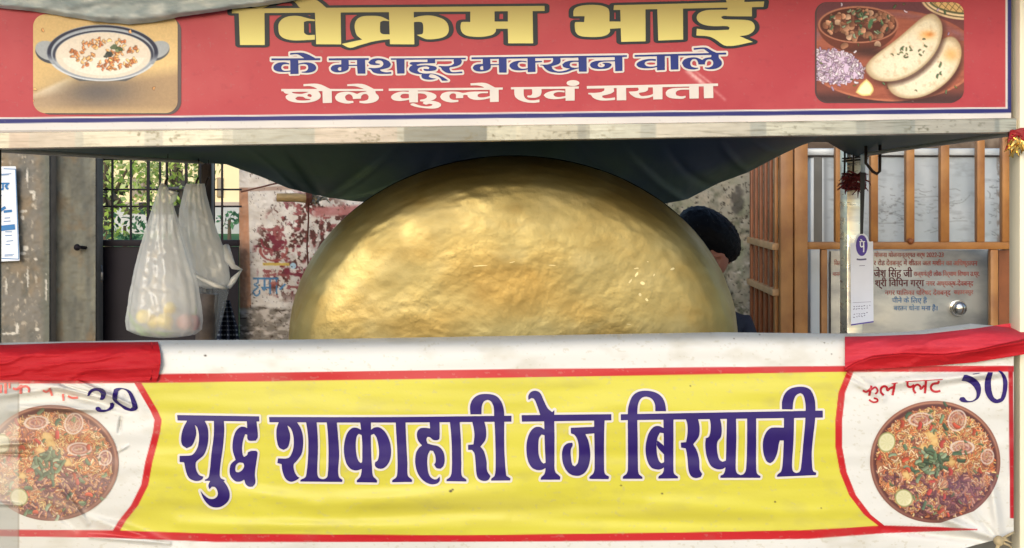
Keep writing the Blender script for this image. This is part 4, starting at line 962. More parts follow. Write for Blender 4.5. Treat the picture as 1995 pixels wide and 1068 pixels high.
def paint_wall(gx, gy):
    img = np.zeros(gx.shape + (3,)); img[:] = (212, 205, 196)
    over(img, (176, 166, 156), np.clip(fbm(gx / 30, gy / 30, 431) * 2 - .7, 0, 1))
    zone = aa(np.maximum(ellsd(gx, gy, 605, 485, 105, 108), 0 * gx - 99) + 34 * (fbm(gx / 30, gy / 30, 440) - .5), 12)
    n = .62 * fbm(gx / 15, gy / 17, 433, 4) + .38 * fbm(gx / 6, gy / 6, 439, 3)
    over(img, (88, 56, 50), np.clip((n - .50) * 18, 0, 1) * zone)
    over(img, (136, 74, 74), np.clip((fbm(gx / 11, gy / 8, 436) - .60) * 14, 0, 1) * zone * .9)
    over(img, (116, 50, 60), np.clip((fbm(gx / 20, gy / 16, 447) - .63) * 14, 0, 1) * zone * (gx < 600))
    over(img, (164, 108, 104), aa(np.abs(gy - 412 - (gx - 640) * -.05) - 9, 3) * aa(610 - gx, 6) * .9)     # faded red line near the top right
    # curled brush strokes left in white and red
    for cx, cy, rx, ry, w, c in ((533, 486, 26, 22, 4, (146, 76, 70)), (533, 470, 24, 18, 3, (128, 54, 62)), (590, 480, 14, 40, 4, (206, 198, 190)), (612, 452, 10, 34, 3.5, (184, 176, 168)), (575, 440, 14, 14, 3, (206, 196, 188))):
        over(img, c, aa(np.abs(ellsd(gx, gy, cx, cy, rx, ry)) - w * .5 + 2 * (vn(gx / 4, gy / 4, 6) - .5)) * (gy > cy - 4) * .9)
    over(img, (190, 164, 84), aa(np.maximum(np.abs(gy - 515 - 0.0016 * (gx - 540) ** 2 * 0 + .0 * gx) - 2.6, np.abs(gx - 538) - 26) + 1.5 * (vn(gx / 4, gy / 4, 5) - .5)))
    over(img, (164, 190, 204), aa(ellsd(gx, gy, 571, 518, 6, 6)))
    F, fx, fy = field(T_WALLWORD, 1.0, pad=4)
    a = np.zeros(gx.shape); ii = np.clip(np.round((gy - fy[0, 0]) / 1.0).astype(int), 0, F.shape[0] - 1); jj = np.clip(np.round(gx - fx[0, 0]).astype(int), 0, F.shape[1] - 1)
    ok = (gy > fy[0, 0]) & (gy < fy[-1, 0]) & (gx > fx[0, 0]) & (gx < fx[0, -1]); a = np.where(ok, aa(F[ii, jj] + .6 * (vn(gx / 3, gy / 3, 2) - .5)), 0)
    over(img, (66, 116, 158), a * .9)
    over(img, (150, 84, 76), aa(ellsd(gx, gy, 533, 553, 7, 5) + 3 * (vn(gx / 3, gy / 3, 3) - .5)) * .8)
    # ochre edge stripe, bare rubble below, pinkish ledge line on top
    e = 484 + (gy - 370) * .028; over(img, (186, 138, 108), aa(np.maximum(gx - e + 1, 366 - gy)) * (gy < 606) * (.85 + .2 * vn(gx / 3, gy / 8, 8)))
    over(img, (150, 120, 104), aa(np.abs(gy - 370 + (gx - 468) * .04) - 4) * (gx < 570) * .7)
    lo = gy - 600 - 10 * (fbm(gx / 16, gy * 0, 452) - .5); over(img, (126, 118, 108), aa(-lo, 3)); over(img, (188, 178, 168), aa(-lo, 3) * np.clip(fbm(gx / 14, gy / 8, 455) * 4 - 1.8, 0, 1)); over(img, (76, 66, 58), aa(-lo, 3) * np.clip(fbm(gx / 12, gy / 5, 458) * 5 - 3.1, 0, 1))
    over(img, (64, 50, 44), np.clip((fbm(gx / 4, gy / 4, 459) - .70) * 12, 0, 1) * (gx > 486) * .8)
    return img
slab_painted('painted_wall', 466, 760, 312, 720, 2.2, .35, paint_wall, 'white wall with peeling red paint left of the brass pot', 'wall', step=1.5)
def paint_rough(gx, gy):
    img = np.zeros(gx.shape + (3,)); img[:] = (150, 144, 128)
    over(img, (162, 150, 130), np.clip(fbm(gx / 22, gy / 26, 461) * 3 - 1.3, 0, 1)); over(img, (98, 98, 80), np.clip(fbm(gx / 15, gy / 18, 465) * 3.4 - 1.7, 0, 1)); over(img, (112, 120, 94), np.clip(fbm(gx / 30, gy / 40, 468) * 3 - 1.6, 0, 1) * .7)
    over(img, (66, 60, 52), np.clip((fbm(gx / 5, gy / 5, 470) - .64) * 10, 0, 1)); over(img, (62, 58, 54), aa(ellsd(gx, gy, 1437, 395, 12, 26) + 12 * (vn(gx / 7, gy / 7, 4) - .5), 3) * .7)
    over(img, (182, 174, 160), np.clip((fbm(gx / 12, gy / 9, 474) - .62) * 8, 0, 1) * (gy > 500))
    return img
slab_painted('rough_wall', 1180, 1560, 270, 720, 2.75, .3, paint_rough, 'rough weathered cement wall behind the dark haired person', 'wall')
def paint_back(gx, gy):
    img = np.zeros(gx.shape + (3,)); img[:] = (118, 104, 90)
    over(img, (84, 68, 56), np.clip((np.sin(gy / 5.5) + 1.4) * .3, 0, 1)); over(img, (140, 124, 108), np.clip(fbm(gx / 26, gy / 26, 481) * 3 - 1.5, 0, 1)); return img
slab_painted('brick_wall', 1560, 2900, 225, 720, 3.1, .3, paint_back, 'dim brown brick wall behind the water cooler cage', 'wall', step=3)
def gateside():
    b = MB(); a, c = P(1966, 345, 2.12), P(1998, 345, 2.12)
    b.box(a.x, c.x, 2.12, 2.2, 0, P(0, 372, 2.12).z, .01); b.build('p', None)
    o = bpy.data.objects['p']; o.name = 'timber_post'; o.data.materials.append(M['wood']); tag(o, 'short grey brown timber post right of the caged cooler', 'post')
gateside()

# poster on the pillar
def poster():
    root = empty('wall_poster', tuple(P(0, 511, 1.9)), 'white notice with blue print pasted on the brown plaster pillar', 'poster')
    y = 1.895
    d = lambda x, y_: np.full(np.shape(x), y) + .004 * np.sin(np.asarray(y_) / 30.0)
    pos = [np.array([(-90, 326), (31, 324), (38.5, 508), (-84, 513)], float)]
    F, fx, fy = field((pos, []), 2.0, pad=4); fill('sheet', F, fx, fy, d, mat('notice paper', (226, 230, 236), .7, var=.05), root)
    blue = mat('notice blue ink', (42, 116, 176), .6)
    F, fx, fy = field("""
@ 0 290 2.8125
s 4 20,109 85,112
s 4 85,112 103,605
s 4 103,605 0,600
s 9 0,190 52,190
s 10 0,195 2,220 18,222
s 9 16,192 16,222
s 10 45,195 30,205 45,222
s 9 36,195 36,222
s 30 5,436 82,428
s 3 0,140 62,136
s 3 0,145 50,142
s 4 25,380 55,378
s 4 20,398 58,396
s 4 28,455 66,455
s 4 28,476 66,474
s 4 35,507 72,503
s 4 30,525 56,525
s 3 25,582 78,578
s 3 25,588 70,586
s 5 0,255 10,255
s 16 -10,345 30,320
s 14 20,345 66,340
""", .6, pad=2)
    fill('print', F, fx, fy, lambda x, y_: d(x, y_) - .0015, blue, root)
poster()

def gate():
    root = empty('grille_gate', tuple(P(330, 0, 2.12).xy) + (0,), 'dark iron gate with open grille above and solid sheet below', 'gate')
    G = M['gate_iron']; y0, y1 = 2.09, 2.12
    f = MB()
    f.pbox(170, 300, 190, 1400, 2.06, 2.11, .002)
    f.pbox(190, 468, 464, 480, y0, y1, .001)
    f.pbox(190, 300, 464, 312, y0, y1, .001)
    f.build('gate_frame', G, root)
    s = MB(); s.pbox(190, 481, 464, 1400, 2.1, 2.115, .001); s.build('sheet_panel', G, root)
    for x, w in ((218, 3), (254, 3), (288, 4.5), (311, 3), (324, 3), (362, 4.5), (389, 2.5), (432, 3)):
        b = MB(); b.pbox(x - w / 2, 300, x + w / 2, 470, 2.095, 2.107); b.build('grille_bar', G, root)
    for r in (369.5, 402.5):
        b = MB(); b.pbox(190, r - 1.8, 470, r + 1.8, 2.108, 2.119); b.build('grille_rail', G, root)
    wp = MB(); wp.pbox(404, 300, 417, 520, 2.075, 2.094, .002); wp.build('middle_stile', G, root)
    l = MB(); c = P(196, 535, 2.07); l.box(c.x - .015, c.x + .015, 2.05, 2.06, c.z - .022, c.z + .012, .004); l.tube([c + Vector((-.009, -.015, .01)), c + Vector((-.009, -.015, .03)), c + Vector((0, -.015, .04)), c + Vector((.009, -.015, .03)), c + Vector((.009, -.015, .01))], .003, 6)
    l.build('padlock', mat('dull padlock', (120, 120, 122), .4, .8), root)
    h = MB(); h.tube([P(148, 479, 1.97), P(155, 482, 1.95), P(178, 483, 2.03), P(190, 482, 2.04)], .006, 8); h.ball(P(150, 482, 1.96), .012, 8); h.build('latch', G, root)
gate()

# ------------------------------------------------------------------ behind the gate: house, low wall, trees
def leafcloud(mb_v, mb_f, cols, rng, c, r, n, size, pal, flat=.5):
    n = int(n * .42); size = size * .45
    for _ in range(n):
        u = rng.normal(size=3); u /= np.linalg.norm(u); rad = rng.uniform(.35, 1) ** .6
        p = np.array(c) + u * np.array(r) * rad
        a = rng.normal(size=3); a /= np.linalg.norm(a); b = np.cross(a, rng.normal(size=3)); b /= np.linalg.norm(b)
        s = size * rng.uniform(.6, 1.4); i = len(mb_v)
        mb_v += [p - a * s, p + b * s * .45, p + a * s, p - b * s * .45]; mb_f.append((i, i + 1, i + 2, i + 3))
        cc = np.array(pal[rng.randint(len(pal))]) * rng.uniform(.8, 1.15); cols += [cc] * 4
def leafmat(nm):
    m = vcmat(nm, .55, .3); nt = m.node_tree; b = nt.nodes['Principled BSDF']
    tr = nt.nodes.new('ShaderNodeBsdfTranslucent'); mx = nt.nodes.new('ShaderNodeMixShader'); mx.inputs[0].default_value = .5
    a = [n for n in nt.nodes if n.type == 'VERTEX_COLOR'][0]; nt.links.new(a.outputs[0], tr.inputs[0])
    nt.links.new(b.outputs[0], mx.inputs[1]); nt.links.new(tr.outputs[0], mx.inputs[2]); nt.links.new(mx.outputs[0], nt.nodes['Material Output'].inputs[0]); return m
LM = leafmat('leaves'); BARK = mat('bark', (92, 80, 66), .9, var=.3, vscale=20)
def tree(name, base, h, clouds, label, cat, pal, size=.09, seed=0, trunk=.07, limbs=(), group=None):
    rng = np.random.RandomState(seed); root = empty(name, base, label, cat, group)
    t = MB(); b = Vector(base); t.tube([b - Vector((0, 0, .2)), b + Vector((.03, 0, h * .4)), b + Vector((-.02, .02, h * .75)), b + Vector((.05, 0, h))], [trunk, trunk * .8, trunk * .6, trunk * .3], 8)
    for c, r, n in clouds: t.tube([b + Vector((0, 0, h * .5)), b.lerp(Vector(c), .6) + Vector((0, 0, .1)), Vector(c)], [trunk * .5, trunk * .3, trunk * .1], 6)
    for l in limbs: t.tube([Vector(q) for q in l], [.02, .012, .005][:len(l)], 6)
    t.build('trunk', BARK, root, smooth=True)
    v, f, co = [], [], []
    for c, r, n in clouds: leafcloud(v, f, co, rng, c, r, n, size, pal)
    me = bpy.data.meshes.new('crown'); me.from_pydata([tuple(q) for q in v], [], f); setcol(me, lin(np.clip(np.array(co), 0, 255))); link('crown', me, LM, root, smooth=False)
YG = [(204, 218, 118), (218, 226, 138), (184, 204, 100), (226, 232, 160), (150, 178, 84)]
DG = [(88, 136, 96), (104, 152, 110), (76, 120, 92), (124, 168, 128)]
def q3(px, py, y): return tuple(P(px, py, y))
gz = lambda x, y: 0.0
tree('broadleaf_tree', (P(205, 0, 9).x, 9.0, .85), 1.2, [(q3(195, 335, 8.6), (.42, .5, .16), 420), (q3(235, 385, 8.4), (.5, .5, .16), 520), (q3(262, 335, 9.2), (.3, .4, .2), 260), (q3(205, 318, 8.8), (.5, .5, .2), 300), (q3(200, 455, 8.2), (.25, .3, .15), 220), (q3(285, 395, 8.3), (.2, .25, .08), 120)],
     'pale yellow green leafy tree seen through the grille gate', 'tree', YG, .075, 1, limbs=[(q3(225, 372, 8.5), q3(245, 335, 8.5), q3(262, 312, 8.5))])
tree('small_tree', (P(345, 0, 10).x, 10.0, .85), 1.1, [(q3(345, 345, 9.7), (.35, .4, .22), 380), (q3(355, 330, 10), (.4, .4, .2), 280), (q3(330, 322, 10), (.35, .4, .15), 240), (q3(362, 385, 9.6), (.2, .3, .2), 140)],
     'bright green small tree beyond the hanging bags', 'tree', YG, .08, 2)
def bush(px, py, y, r, n, seed, label, pal):
    rng = np.random.RandomState(seed); v, f, co = [], [], []
    c = P(px, py, y); leafcloud(v, f, co, rng, c, r, n, .07, pal); root = empty('garden_bush', (c.x, c.y, .85), label, 'bush', 'bushes on the lawn')
    me = bpy.data.meshes.new('foliage'); me.from_pydata([tuple(q) for q in v], [], f); setcol(me, lin(np.clip(np.array(co), 0, 255))); link('foliage', me, LM, root, smooth=False)
    t = MB(); t.tube([(c.x, c.y, .7), (c.x, c.y, c.z)], [.03, .015], 6); t.build('stem', BARK, root)
bush(243, 440, 8.8, (.30, .3, .14), 300, 4, 'blue green feathery bush low behind the grille gate', DG)
bush(447, 428, 9.2, (.12, .12, .08), 120, 5, 'round dark bush on the lawn right of dark post', DG)
def house():
    y = 15.0; root = empty('yellow_house', tuple(P(360, 0, y).xy) + (.8,), 'pale yellow house with shuttered windows beyond the garden', 'house')
    wl = MB(); a = P(120, 0, y); c = P(760, 225, y); wl.box(a.x, c.x, y, y + 5, .5, c.z); wl.build('wall', mat('house limewash', (238, 220, 180), .85, var=.08, vscale=2), root)
    pl = MB(); pl.pbox(120, 394, 760, 412, y - .05, y - .003); pl.build('plinth', mat('pink grey plinth', (176, 160, 152), .85, var=.1), root)
    for x0, x1 in ((255, 282), (422, 434), (560, 600)):
        w = MB(); w.pbox(x0, 346, x1, 385, y - .04, y - .004, .01); wi = w.build('window', mat('window board', (150, 128, 100), .6), root)
        s = MB(); s.pbox(x0 + 3, 349, x1 - 3, 382, y - .052, y - .041); s.build('pane', mat('dull pane', (120, 112, 100), .3), wi)
    rf = MB(); a = P(100, 228, y - .6); c = P(790, 214, y - .6); rf.box(a.x, c.x, y - .6, y + 5.4, P(0, 225, y).z, P(0, 205, y).z, .02); rf.build('roof', mat('roof slab', (150, 140, 128), .9, var=.1), root)
house()
def lowwall():
    y = 12.0; b = MB(); a = P(100, 418, y); c = P(760, 402, y); b.box(a.x, c.x, y, y + .25, .6, c.z, .01)
    tag(b.build('garden_wall', mat('pale grey render', (186, 186, 184), .85, var=.12, vscale=3)), 'low pale grey wall along the lawn before the house', 'wall')
    y = 9.5; f = MB()
    root = empty('timber_shed', tuple(P(318, 0, y).xy) + (.8,), 'dark open sided timber shed standing in the garden', 'shed')
    for x in (288, 352): f = MB(); f.pbox(x - 3, 352, x + 3, 430, y, y + .1); f.build('shed_post', M['dark_post'], root)
    r = MB(); r.pbox(262, 364, 372, 369, y - .1, y + .8); r.build('shed_roof', mat('slate grey boards', (84, 84, 96), .7, var=.2), root)
    r = MB(); r.pbox(270, 395, 368, 418, y + .3, y + .5); r.build('shed_wall', mat('shed boards', (58, 60, 66), .7, var=.25), root)
lowwall()

# ------------------------------------------------------------------ water cooler in its ochre cage
def cooler():
    root = empty('water_cooler', tuple(P(1770, 0, 2.3).xy) + (0,), 'white steel public drinking water cooler with red painted writing', 'water cooler')
    y = 2.16
    w = mat('scuffed white cooler paint', (190, 200, 208), .45, .1, col2=(206, 214, 220), vscale=3, stretch=(1, 1, .6)); p = mat('brushed plaque steel', (138, 140, 138), .4, .45, rvar=.1, vscale=5, stretch=(1, 1, 2), col2=(176, 175, 168))
    b = MB(); b.pbox(1578, 304, 1950, 1060, y, 2.7, .01); b.build('cooler_body', w, root)
    l = MB(); l.pbox(1572, 289, 1958, 303, y - .02, 2.72, .006); l.build('lid', mat('lid white', (214, 218, 218), .4, .1, var=.08), root)
    g = MB(); g.pbox(1572, 303.3, 1956, 305.6, y - .01, y + .1); g.build('lid_gasket', M['dark_post'], root)
    q = MB(); q.pbox(1616, 488, 1930, 900, y - .012, y - .002, .002); q.build('steel_plaque', p, root)
    sb = MB(); sb.pbox(1586, 306, 1602, 480, y - .006, y - .001); sb.build('side_strip', mat('grey side strip', (110, 110, 108), .4, .3, var=.3, vscale=4), root)
    for xs_ in (1926, 1616):
        e = MB(); e.pbox(xs_, 490, xs_ + 3, 900, y - .016, y - .013); e.build('seam_strip', M['dark_post'], root)
    k = MB(); c = P(1867, 600, y - .02); 
    for i, (r, yo) in enumerate(((.030, 0), (.027, -.012), (.02, -.02))): k.tube([c + Vector((0, yo + .012, 0)), c + Vector((0, yo, 0))], r, 24)
    k.ball(c + Vector((0, -.02, 0)), .024, 24, (1, .5, 1)); k.build('push_knob', mat('chrome knob', (210, 208, 202), .16, 1.0), root)
    # scuffs and scribbles on the white front
    rng = np.random.RandomState(21); T = []
    for _ in range(70):
        x = rng.uniform(1712, 1860); yv = rng.normal(405, 24); L = rng.uniform(3, 18); sl_ = rng.normal(0, .3)
        T.append('s %.1f %.1f,%.1f %.1f,%.1f %.1f,%.1f' % (rng.uniform(.5, 1.1), x, yv, x + L / 2, yv + sl_ * L / 2 + rng.normal(0, 1.2), x + L, yv + sl_ * L))
    for _ in range(26):
        x = rng.uniform(1925, 1945); yv = rng.uniform(330, 460); T.append('s %.1f %.1f,%.1f %.1f,%.1f' % (rng.uniform(.6, 1.6), x, yv, x + rng.uniform(2, 8), yv + rng.normal(0, 3)))
    T += ['s 1 1712,436 1740,435 1760,434', 's .9 1780,386 1800,384 1832,382', 's .8 1855,396 1875,394 1890,380', 's .8 1850,432 1872,430 1884,431', 's 1 1924,372 1929,378 1928,386']
    F, fx, fy = field('@ 0 0 1\n' + '\n'.join(T), .8, pad=2); gx, gy = np.meshgrid(np.arange(1604, 1949, 1.5), np.arange(306, 489, 1.5)); img = np.zeros(gx.shape + (3,)); img[:] = (176, 186, 192)
    over(img, (196, 203, 207), np.clip(fbm(gx / 40, gy / 60, 701) * 2.4 - .8, 0, 1)); over(img, (146, 152, 158), np.clip(fbm(gx / 26, gy / 9, 704) * 3 - 1.75, 0, 1) * .8); over(img, (120, 122, 124), np.clip((fbm(gx / 8, gy / 4, 707) - .6) * 6, 0, 1) * np.exp(-((gx - 1745) / 50) ** 2 - ((gy - 410) / 40) ** 2))
    over(img, (138, 130, 124), np.clip((fbm(gx / 5, gy / 14, 709) - .45) * 5, 0, 1) * np.clip((gx - 1940) / 4, 0, 1)); over(img, (150, 156, 160), np.exp(-((gx - 1608) / 5) ** 2))
    ii = np.round((gy - fy[0, 0]) / .8).astype(int); jj = np.round((gx - fx[0, 0]) / .8).astype(int); ok = (ii >= 0) & (jj >= 0) & (ii < F.shape[0]) & (jj < F.shape[1])
    over(img, (104, 108, 112), np.where(ok, aa(F[ii.clip(0, F.shape[0] - 1), jj.clip(0, F.shape[1] - 1)], 1.0), 0) * .75)
    X, Y, Z = PX(gx, gy, np.full(gx.shape, y - .0015)); gridmesh('front_sheet', X, Y, Z, vcmat('scuffed white sheet', .42, .4, bump=.06, bscale=20), root, lin(img))
    # painted lines of writing
    redm, dark, blue = mat('faded red paint', (150, 66, 62), .6, col2=(176, 110, 100), vscale=30), mat('dark maroon paint', (92, 34, 40), .6, var=.2), mat('faded blue paint', (66, 110, 156), .6, col2=(120, 150, 176), vscale=30)
    def text(body, x0, x1, row, hpx, m, slope=0.0):
        cu = bpy.data.curves.new('t', 'FONT'); cu.body = re.sub('((?:[\u0915-\u0939]\u094d)*[\u0915-\u0939])\u093f', '\u093f\\1', body); cu.size = 1; cu.offset = 0.0; to = bpy.data.objects.new('t', cu); COL.objects.link(to)
        bpy.context.view_layer.update(); me = bpy.data.meshes.new_from_object(to.evaluated_get(bpy.context.evaluated_depsgraph_get())); bpy.data.objects.remove(to)
        n = len(me.vertices); co = np.zeros(n * 3, np.float32); me.vertices.foreach_get('co', co); co = co.reshape(-1, 3)
        w_ = co[:, 0].max(); px = x0 + co[:, 0] / w_ * (x1 - x0); py = row - co[:, 1] * hpx / .62 + (px - x0) * slope
        X, Y, Z = PX(px, py, np.full(n, y - .0145)); me.vertices.foreach_set('co', np.stack([X, Y, Z], -1).astype(np.float32).ravel()); me.update()
        bm = bmesh.new(); bm.from_mesh(me); g = bmesh.ops.duplicate(bm, geom=bm.verts[:] + bm.edges[:] + bm.faces[:])
        bmesh.ops.translate(bm, verts=[v for v in g['geom'] if isinstance(v, bmesh.types.BMVert)], vec=(.0009 if hpx < 10 else .0014, -.0003, .0003)); bm.to_mesh(me); bm.free()
        me.materials.clear(); link('painted_writing', me, m, root, smooth=False)
    text('योजना योजनान्तर्गत वर्ष 2022-23', 1703, 1838, 501, 8, redm); text('र रोड देवबन्द में शीतल जल मशीन का अधिष्ठापन', 1702, 1904, 517, 8.5, redm, .003)
    text('जिला', 1625, 1640, 517, 8, redm); text('माननीय', 1622, 1645, 538, 7, redm)
    text('जेश सिंह जी', 1702, 1777, 540, 13.5, dark); text('राज्यमंत्री लोक निर्माण विभाग उ.प्र.', 1780, 1908, 538, 8, redm)
    text('श्री विपिन गर्ग', 1704, 1800, 558, 12, dark); text('नगर अध्यक्ष-देवबन्द', 1804, 1896, 557, 8.5, redm)
    text('नगर पालिका परिषद देवबन्द', 1724, 1852, 575, 8.5, redm); text('सहारनपुर', 1858, 1896, 573, 7, redm)
    text('पीने के लिए हैं', 1738, 1806, 590, 8.5, blue); text('बरतन धोना मना है।', 1741, 1826, 605, 8.5, blue)
cooler()
def cage():
    root = empty('iron_cage', tuple(P(1750, 0, 2.05).xy) + (0,), 'ochre painted iron cage with open side door round the water cooler', 'cage')
    O = M['orange_iron']; y0, y1 = 2.0, 2.035
    def bar(name, x0, r0, x1, r1, ya=y0, yb=y1, m=O):
        b = MB(); b.pbox(x0, r0, x1, r1, ya, yb, .002); b.build(name, m, root)
    for x0, x1 in ((1521, 1545), (1548, 1574)): bar('cage_post', x0, 232, x1, 1080)
    for x0, x1 in ((1628, 1640), (1697, 1711), (1766, 1782), (1833, 1850), (1904, 1919), (1953, 1967)): bar('cage_bar', x0, 232, x1, 471.5, 2.004, 2.034)
    bar('cage_rail', 1574.5, 472, 1967, 486, 2.0, 2.034)
    bar('cage_rail', 1521, 222, 1967, 231.5, 2.0, 2.034)
    bar('lower_post', 1600, 486.5, 1612, 1080, 2.004, 2.03); bar('lower_post', 1930, 486.5, 1945, 1080, 2.004, 2.03)
    k = MB(); k.ball(P(1774, 470, 1.998), .012, 10); k.build('latch_bead', M['rust_iron'], root)
    # open side door running back from the front corner
    X0 = P(1521, 0, 2.0).x - .006; ru = M['rust_iron']
    d = MB()
    for k_ in range(6):
        ya = 2.04 + k_ * .092; d = MB(); d.box(X0 - .006, X0 + .006, ya, ya + .026, .1, P(0, 232, 2.0).z, .002); d.build('door_bar', ru if k_ else O, root)
    for row in (482, 572):
        z = P(0, row, 2.0).z; d = MB(); d.box(X0 - .016, X0 + .016, 2.036, 2.53, z - .012, z + .012, .002); d.build('door_rail', mat('pale worn rail', (190, 150, 106), .5, var=.2), root)
    d = MB(); d.box(X0 + .02, X0 + .026, 2.1, 2.5, .1, P(0, 575, 2.0).z); d.build('door_sheet', ru, root)
    b = MB(); b.pbox(1946, 488, 1972, 640, 2.06, 2.08); b.build('corner_board', ru, root)
cage()

# ------------------------------------------------------------------ hanging things
def film(name, col, alpha, rough=.3):
    m = bpy.data.materials.new(name); m.use_nodes = True; nt = m.node_tree; b = nt.nodes['Principled BSDF']; b.inputs['Base Color'].default_value = (*lin(col), 1); b.inputs['Roughness'].default_value = rough * .5; b.inputs['Specular IOR Level'].default_value = .8
    tl = nt.nodes.new('ShaderNodeBsdfTranslucent'); tl.inputs[0].default_value = (*lin(col), 1); tp = nt.nodes.new('ShaderNodeBsdfTransparent')
    m1 = nt.nodes.new('ShaderNodeMixShader'); m1.inputs[0].default_value = .3; m2 = nt.nodes.new('ShaderNodeMixShader'); m2.inputs[0].default_value = 1 - alpha
    nt.links.new(b.outputs[0], m1.inputs[1]); nt.links.new(tl.outputs[0], m1.inputs[2]); nt.links.new(m1.outputs[0], m2.inputs[1]); nt.links.new(tp.outputs[0], m2.inputs[2]); nt.links.new(m2.outputs[0], nt.nodes['Material Output'].inputs[0]); return m
def bagmesh(name, rows, lefts, rights, y, m, parent, seed, depth=.6, pleat=.085, n=90, closed=True):
    rr0 = np.linspace(rows[0], rows[-1], 90); L = np.interp(rr0, rows, lefts); Rt = np.interp(rr0, rows, rights)
    s = K * (y + D) / D; th = np.linspace(0, 2 * np.pi, n + 1)
    cx = ((L + Rt) / 2 - 997.5) * s; rad = (Rt - L) / 2 * s
    T, I = np.meshgrid(th, np.arange(len(rr0))); rad2 = rad[I]; v = I / (len(rr0) - 1)
    pl = 1 + pleat * (1 - v * .55) * (np.sin(T * 11 + 3 * np.sin(T * 2 + seed)) * .6 + np.sin(T * 17 + seed) * .4) + .05 * (fbm(np.cos(T) * 2 + 5, v * 5 + np.sin(T) * 2, 500 + seed) - .5)
    X = cx[I] + rad2 * np.cos(T) * (pl * .35 + .65 if False else 1 + (pl - 1) * .5); Y = y + rad2 * depth * np.sin(T) * pl; Z = H + (HR - rr0[I]) * s
    cr = (np.abs(fbm(X * 34 + Z * 20, Z * 22 - X * 11, 530 + seed, 3) - .5) * 2); Y = Y + .006 * (fbm(X * 40, Z * 14, 520 + seed) - .5) + .010 * cr * .55 * np.clip(v * 3, 0, 1); X = X + .003 * (fbm(X * 60, Z * 30, 540 + seed) - .5)
    o = gridmesh(name, X, Y, Z, m, parent); return o
def bags():
    y = .98; f = film('milky carrier film', (255, 255, 253), .5)
    r = empty('carrier_bag', tuple(P(318, 658, y)), 'full milky white carrier bag with lemons hanging from a hook', 'bag', 'plastic bags hanging in the cart')
    rows = [357, 362, 372, 400, 440, 500, 560, 600, 625, 642, 652, 657, 659]; le = [313, 311, 308, 298, 286, 269, 256, 249, 245, 249, 268, 300, 318]; ri = [321, 325, 329, 338, 350, 369, 386, 392, 394, 392, 380, 350, 320]
    bagmesh('bag_film', rows, le, ri, y, f, r, 1)
    e = MB(); e.tube([P(328, 372, y - .01), P(336, 378, y - .012), P(342, 376, y - .012), P(338, 390, y - .01), P(333, 398, y - .008)], [.004, .009, .008, .007, .003], 8); e.build('bag_ear', f, r, smooth=True)
    f2 = film('grey carrier film', (244, 242, 236), .7)
    r = empty('carrier_bag', tuple(P(400, 560, 1.12)), 'greyish crumpled carrier bag hanging behind the bag of lemons', 'bag', 'plastic bags hanging in the cart')
    rows = [358, 366, 380, 410, 450, 490, 520, 540, 556, 562]; le = [364, 360, 357, 350, 346, 350, 356, 362, 380, 400]; ri = [398, 400, 402, 410, 422, 437, 445, 447, 446, 425]
    bagmesh('bag_film', rows, le, ri, 1.12, f2, r, 2, depth=.5, pleat=.09)
    hm = MB(); hm.tube([P(377, 534, 1.03), P(398, 546, 1.03), P(420, 556, 1.03), P(442, 562, 1.05)], [.004, .006, .007, .005], 8); hm.build('bag_hem', mat('white hem', (236, 234, 228), .4), r, smooth=True)
    e = MB(); e.tube([P(440, 480, 1.1), P(446, 505, 1.07), P(455, 520, 1.07), P(472, 526, 1.08)], [.010, .012, .008, .002], 8); e.tube([P(446, 560, 1.08), P(455, 545, 1.07), P(470, 527, 1.08)], [.006, .009, .002], 8); e.build('bag_ear', f2, r, smooth=True)
    # clear pouch of cups below it
    f3 = film('clear film', (196, 200, 200), .35, .15)
    r = empty('clear_bag', tuple(P(412, 660, 1.2)), 'clear pouch with dark goods under the greyish bag', 'bag', 'plastic bags hanging in the cart')
    bagmesh('bag_film', [552, 570, 600, 640, 670, 690], [382, 384, 386, 384, 380, 392], [444, 444, 438, 428, 418, 400], 1.2, f3, r, 3, depth=.45, pleat=.08)
    b = MB(); bb = P(404, 690, 1.2); b.tube([P(408, 572, 1.2), P(404, 610, 1.2), P(398, 700, 1.2)], [.026, .03, .028], 14); tag(b.build('paper_roll', mat('grey brown wrap', (112, 98, 90), .6, var=.4, vscale=30)), 'dark grey brown roll inside the clear pouch', 'roll')
    # hooks
    for x, yy, lb in ((321, y, 'black wire hook holding the bag of lemons'), (381, 1.12, 'left black wire hook of the greyish bag'), (400, 1.14, 'right black wire hook of the greyish bag by the post')):
        h = MB(); h.tube([P(x + 6, 346, yy), P(x + 2, 353, yy), P(x, 362, yy), P(x - 3, 364, yy), P(x - 6, 359, yy)], .0034, 7); h.tube([P(x + 6, 346, yy), P(x + 6, 300, yy)], .0012, 5); tag(h.build('wire_hook', M['wire'], None, smooth=True), lb, 'hook', 'hooks for the bags')
    # contents
    lm = mat('lemon skin', (236, 206, 60), .45, var=.15, vscale=40, bump=.15, bscale=300)
    for i, (px, py, yy, r_, lb) in enumerate(((281, 617, .962, .0205, 'pale lemon at left inside the milky bag'), (300, 628, .97, .019, 'half hidden lemon between two others in milky bag'), (322, 626, .955, .0215, 'brightest yellow lemon in the middle of milky bag'), (331, 602, .985, .018, 'pale lemon resting above the others in milky bag'))):
        b = MB(); b.ball(P(px, py, yy), r_, 18, (1.1, 1, .96), Matrix.Rotation(.5 * i, 3, 'Y')); d_ = Vector((math.cos(.5 * i), 0, -math.sin(.5 * i))); b.ball(P(px, py, yy) + d_ * r_ * 1.05, r_ * .25, 8)
        tag(b.build('lemon', lm, None, smooth=True), lb, 'lemon', 'lemons in the milky bag')
    gm = mat('green chilli skin', (104, 150, 60), .35, var=.2)
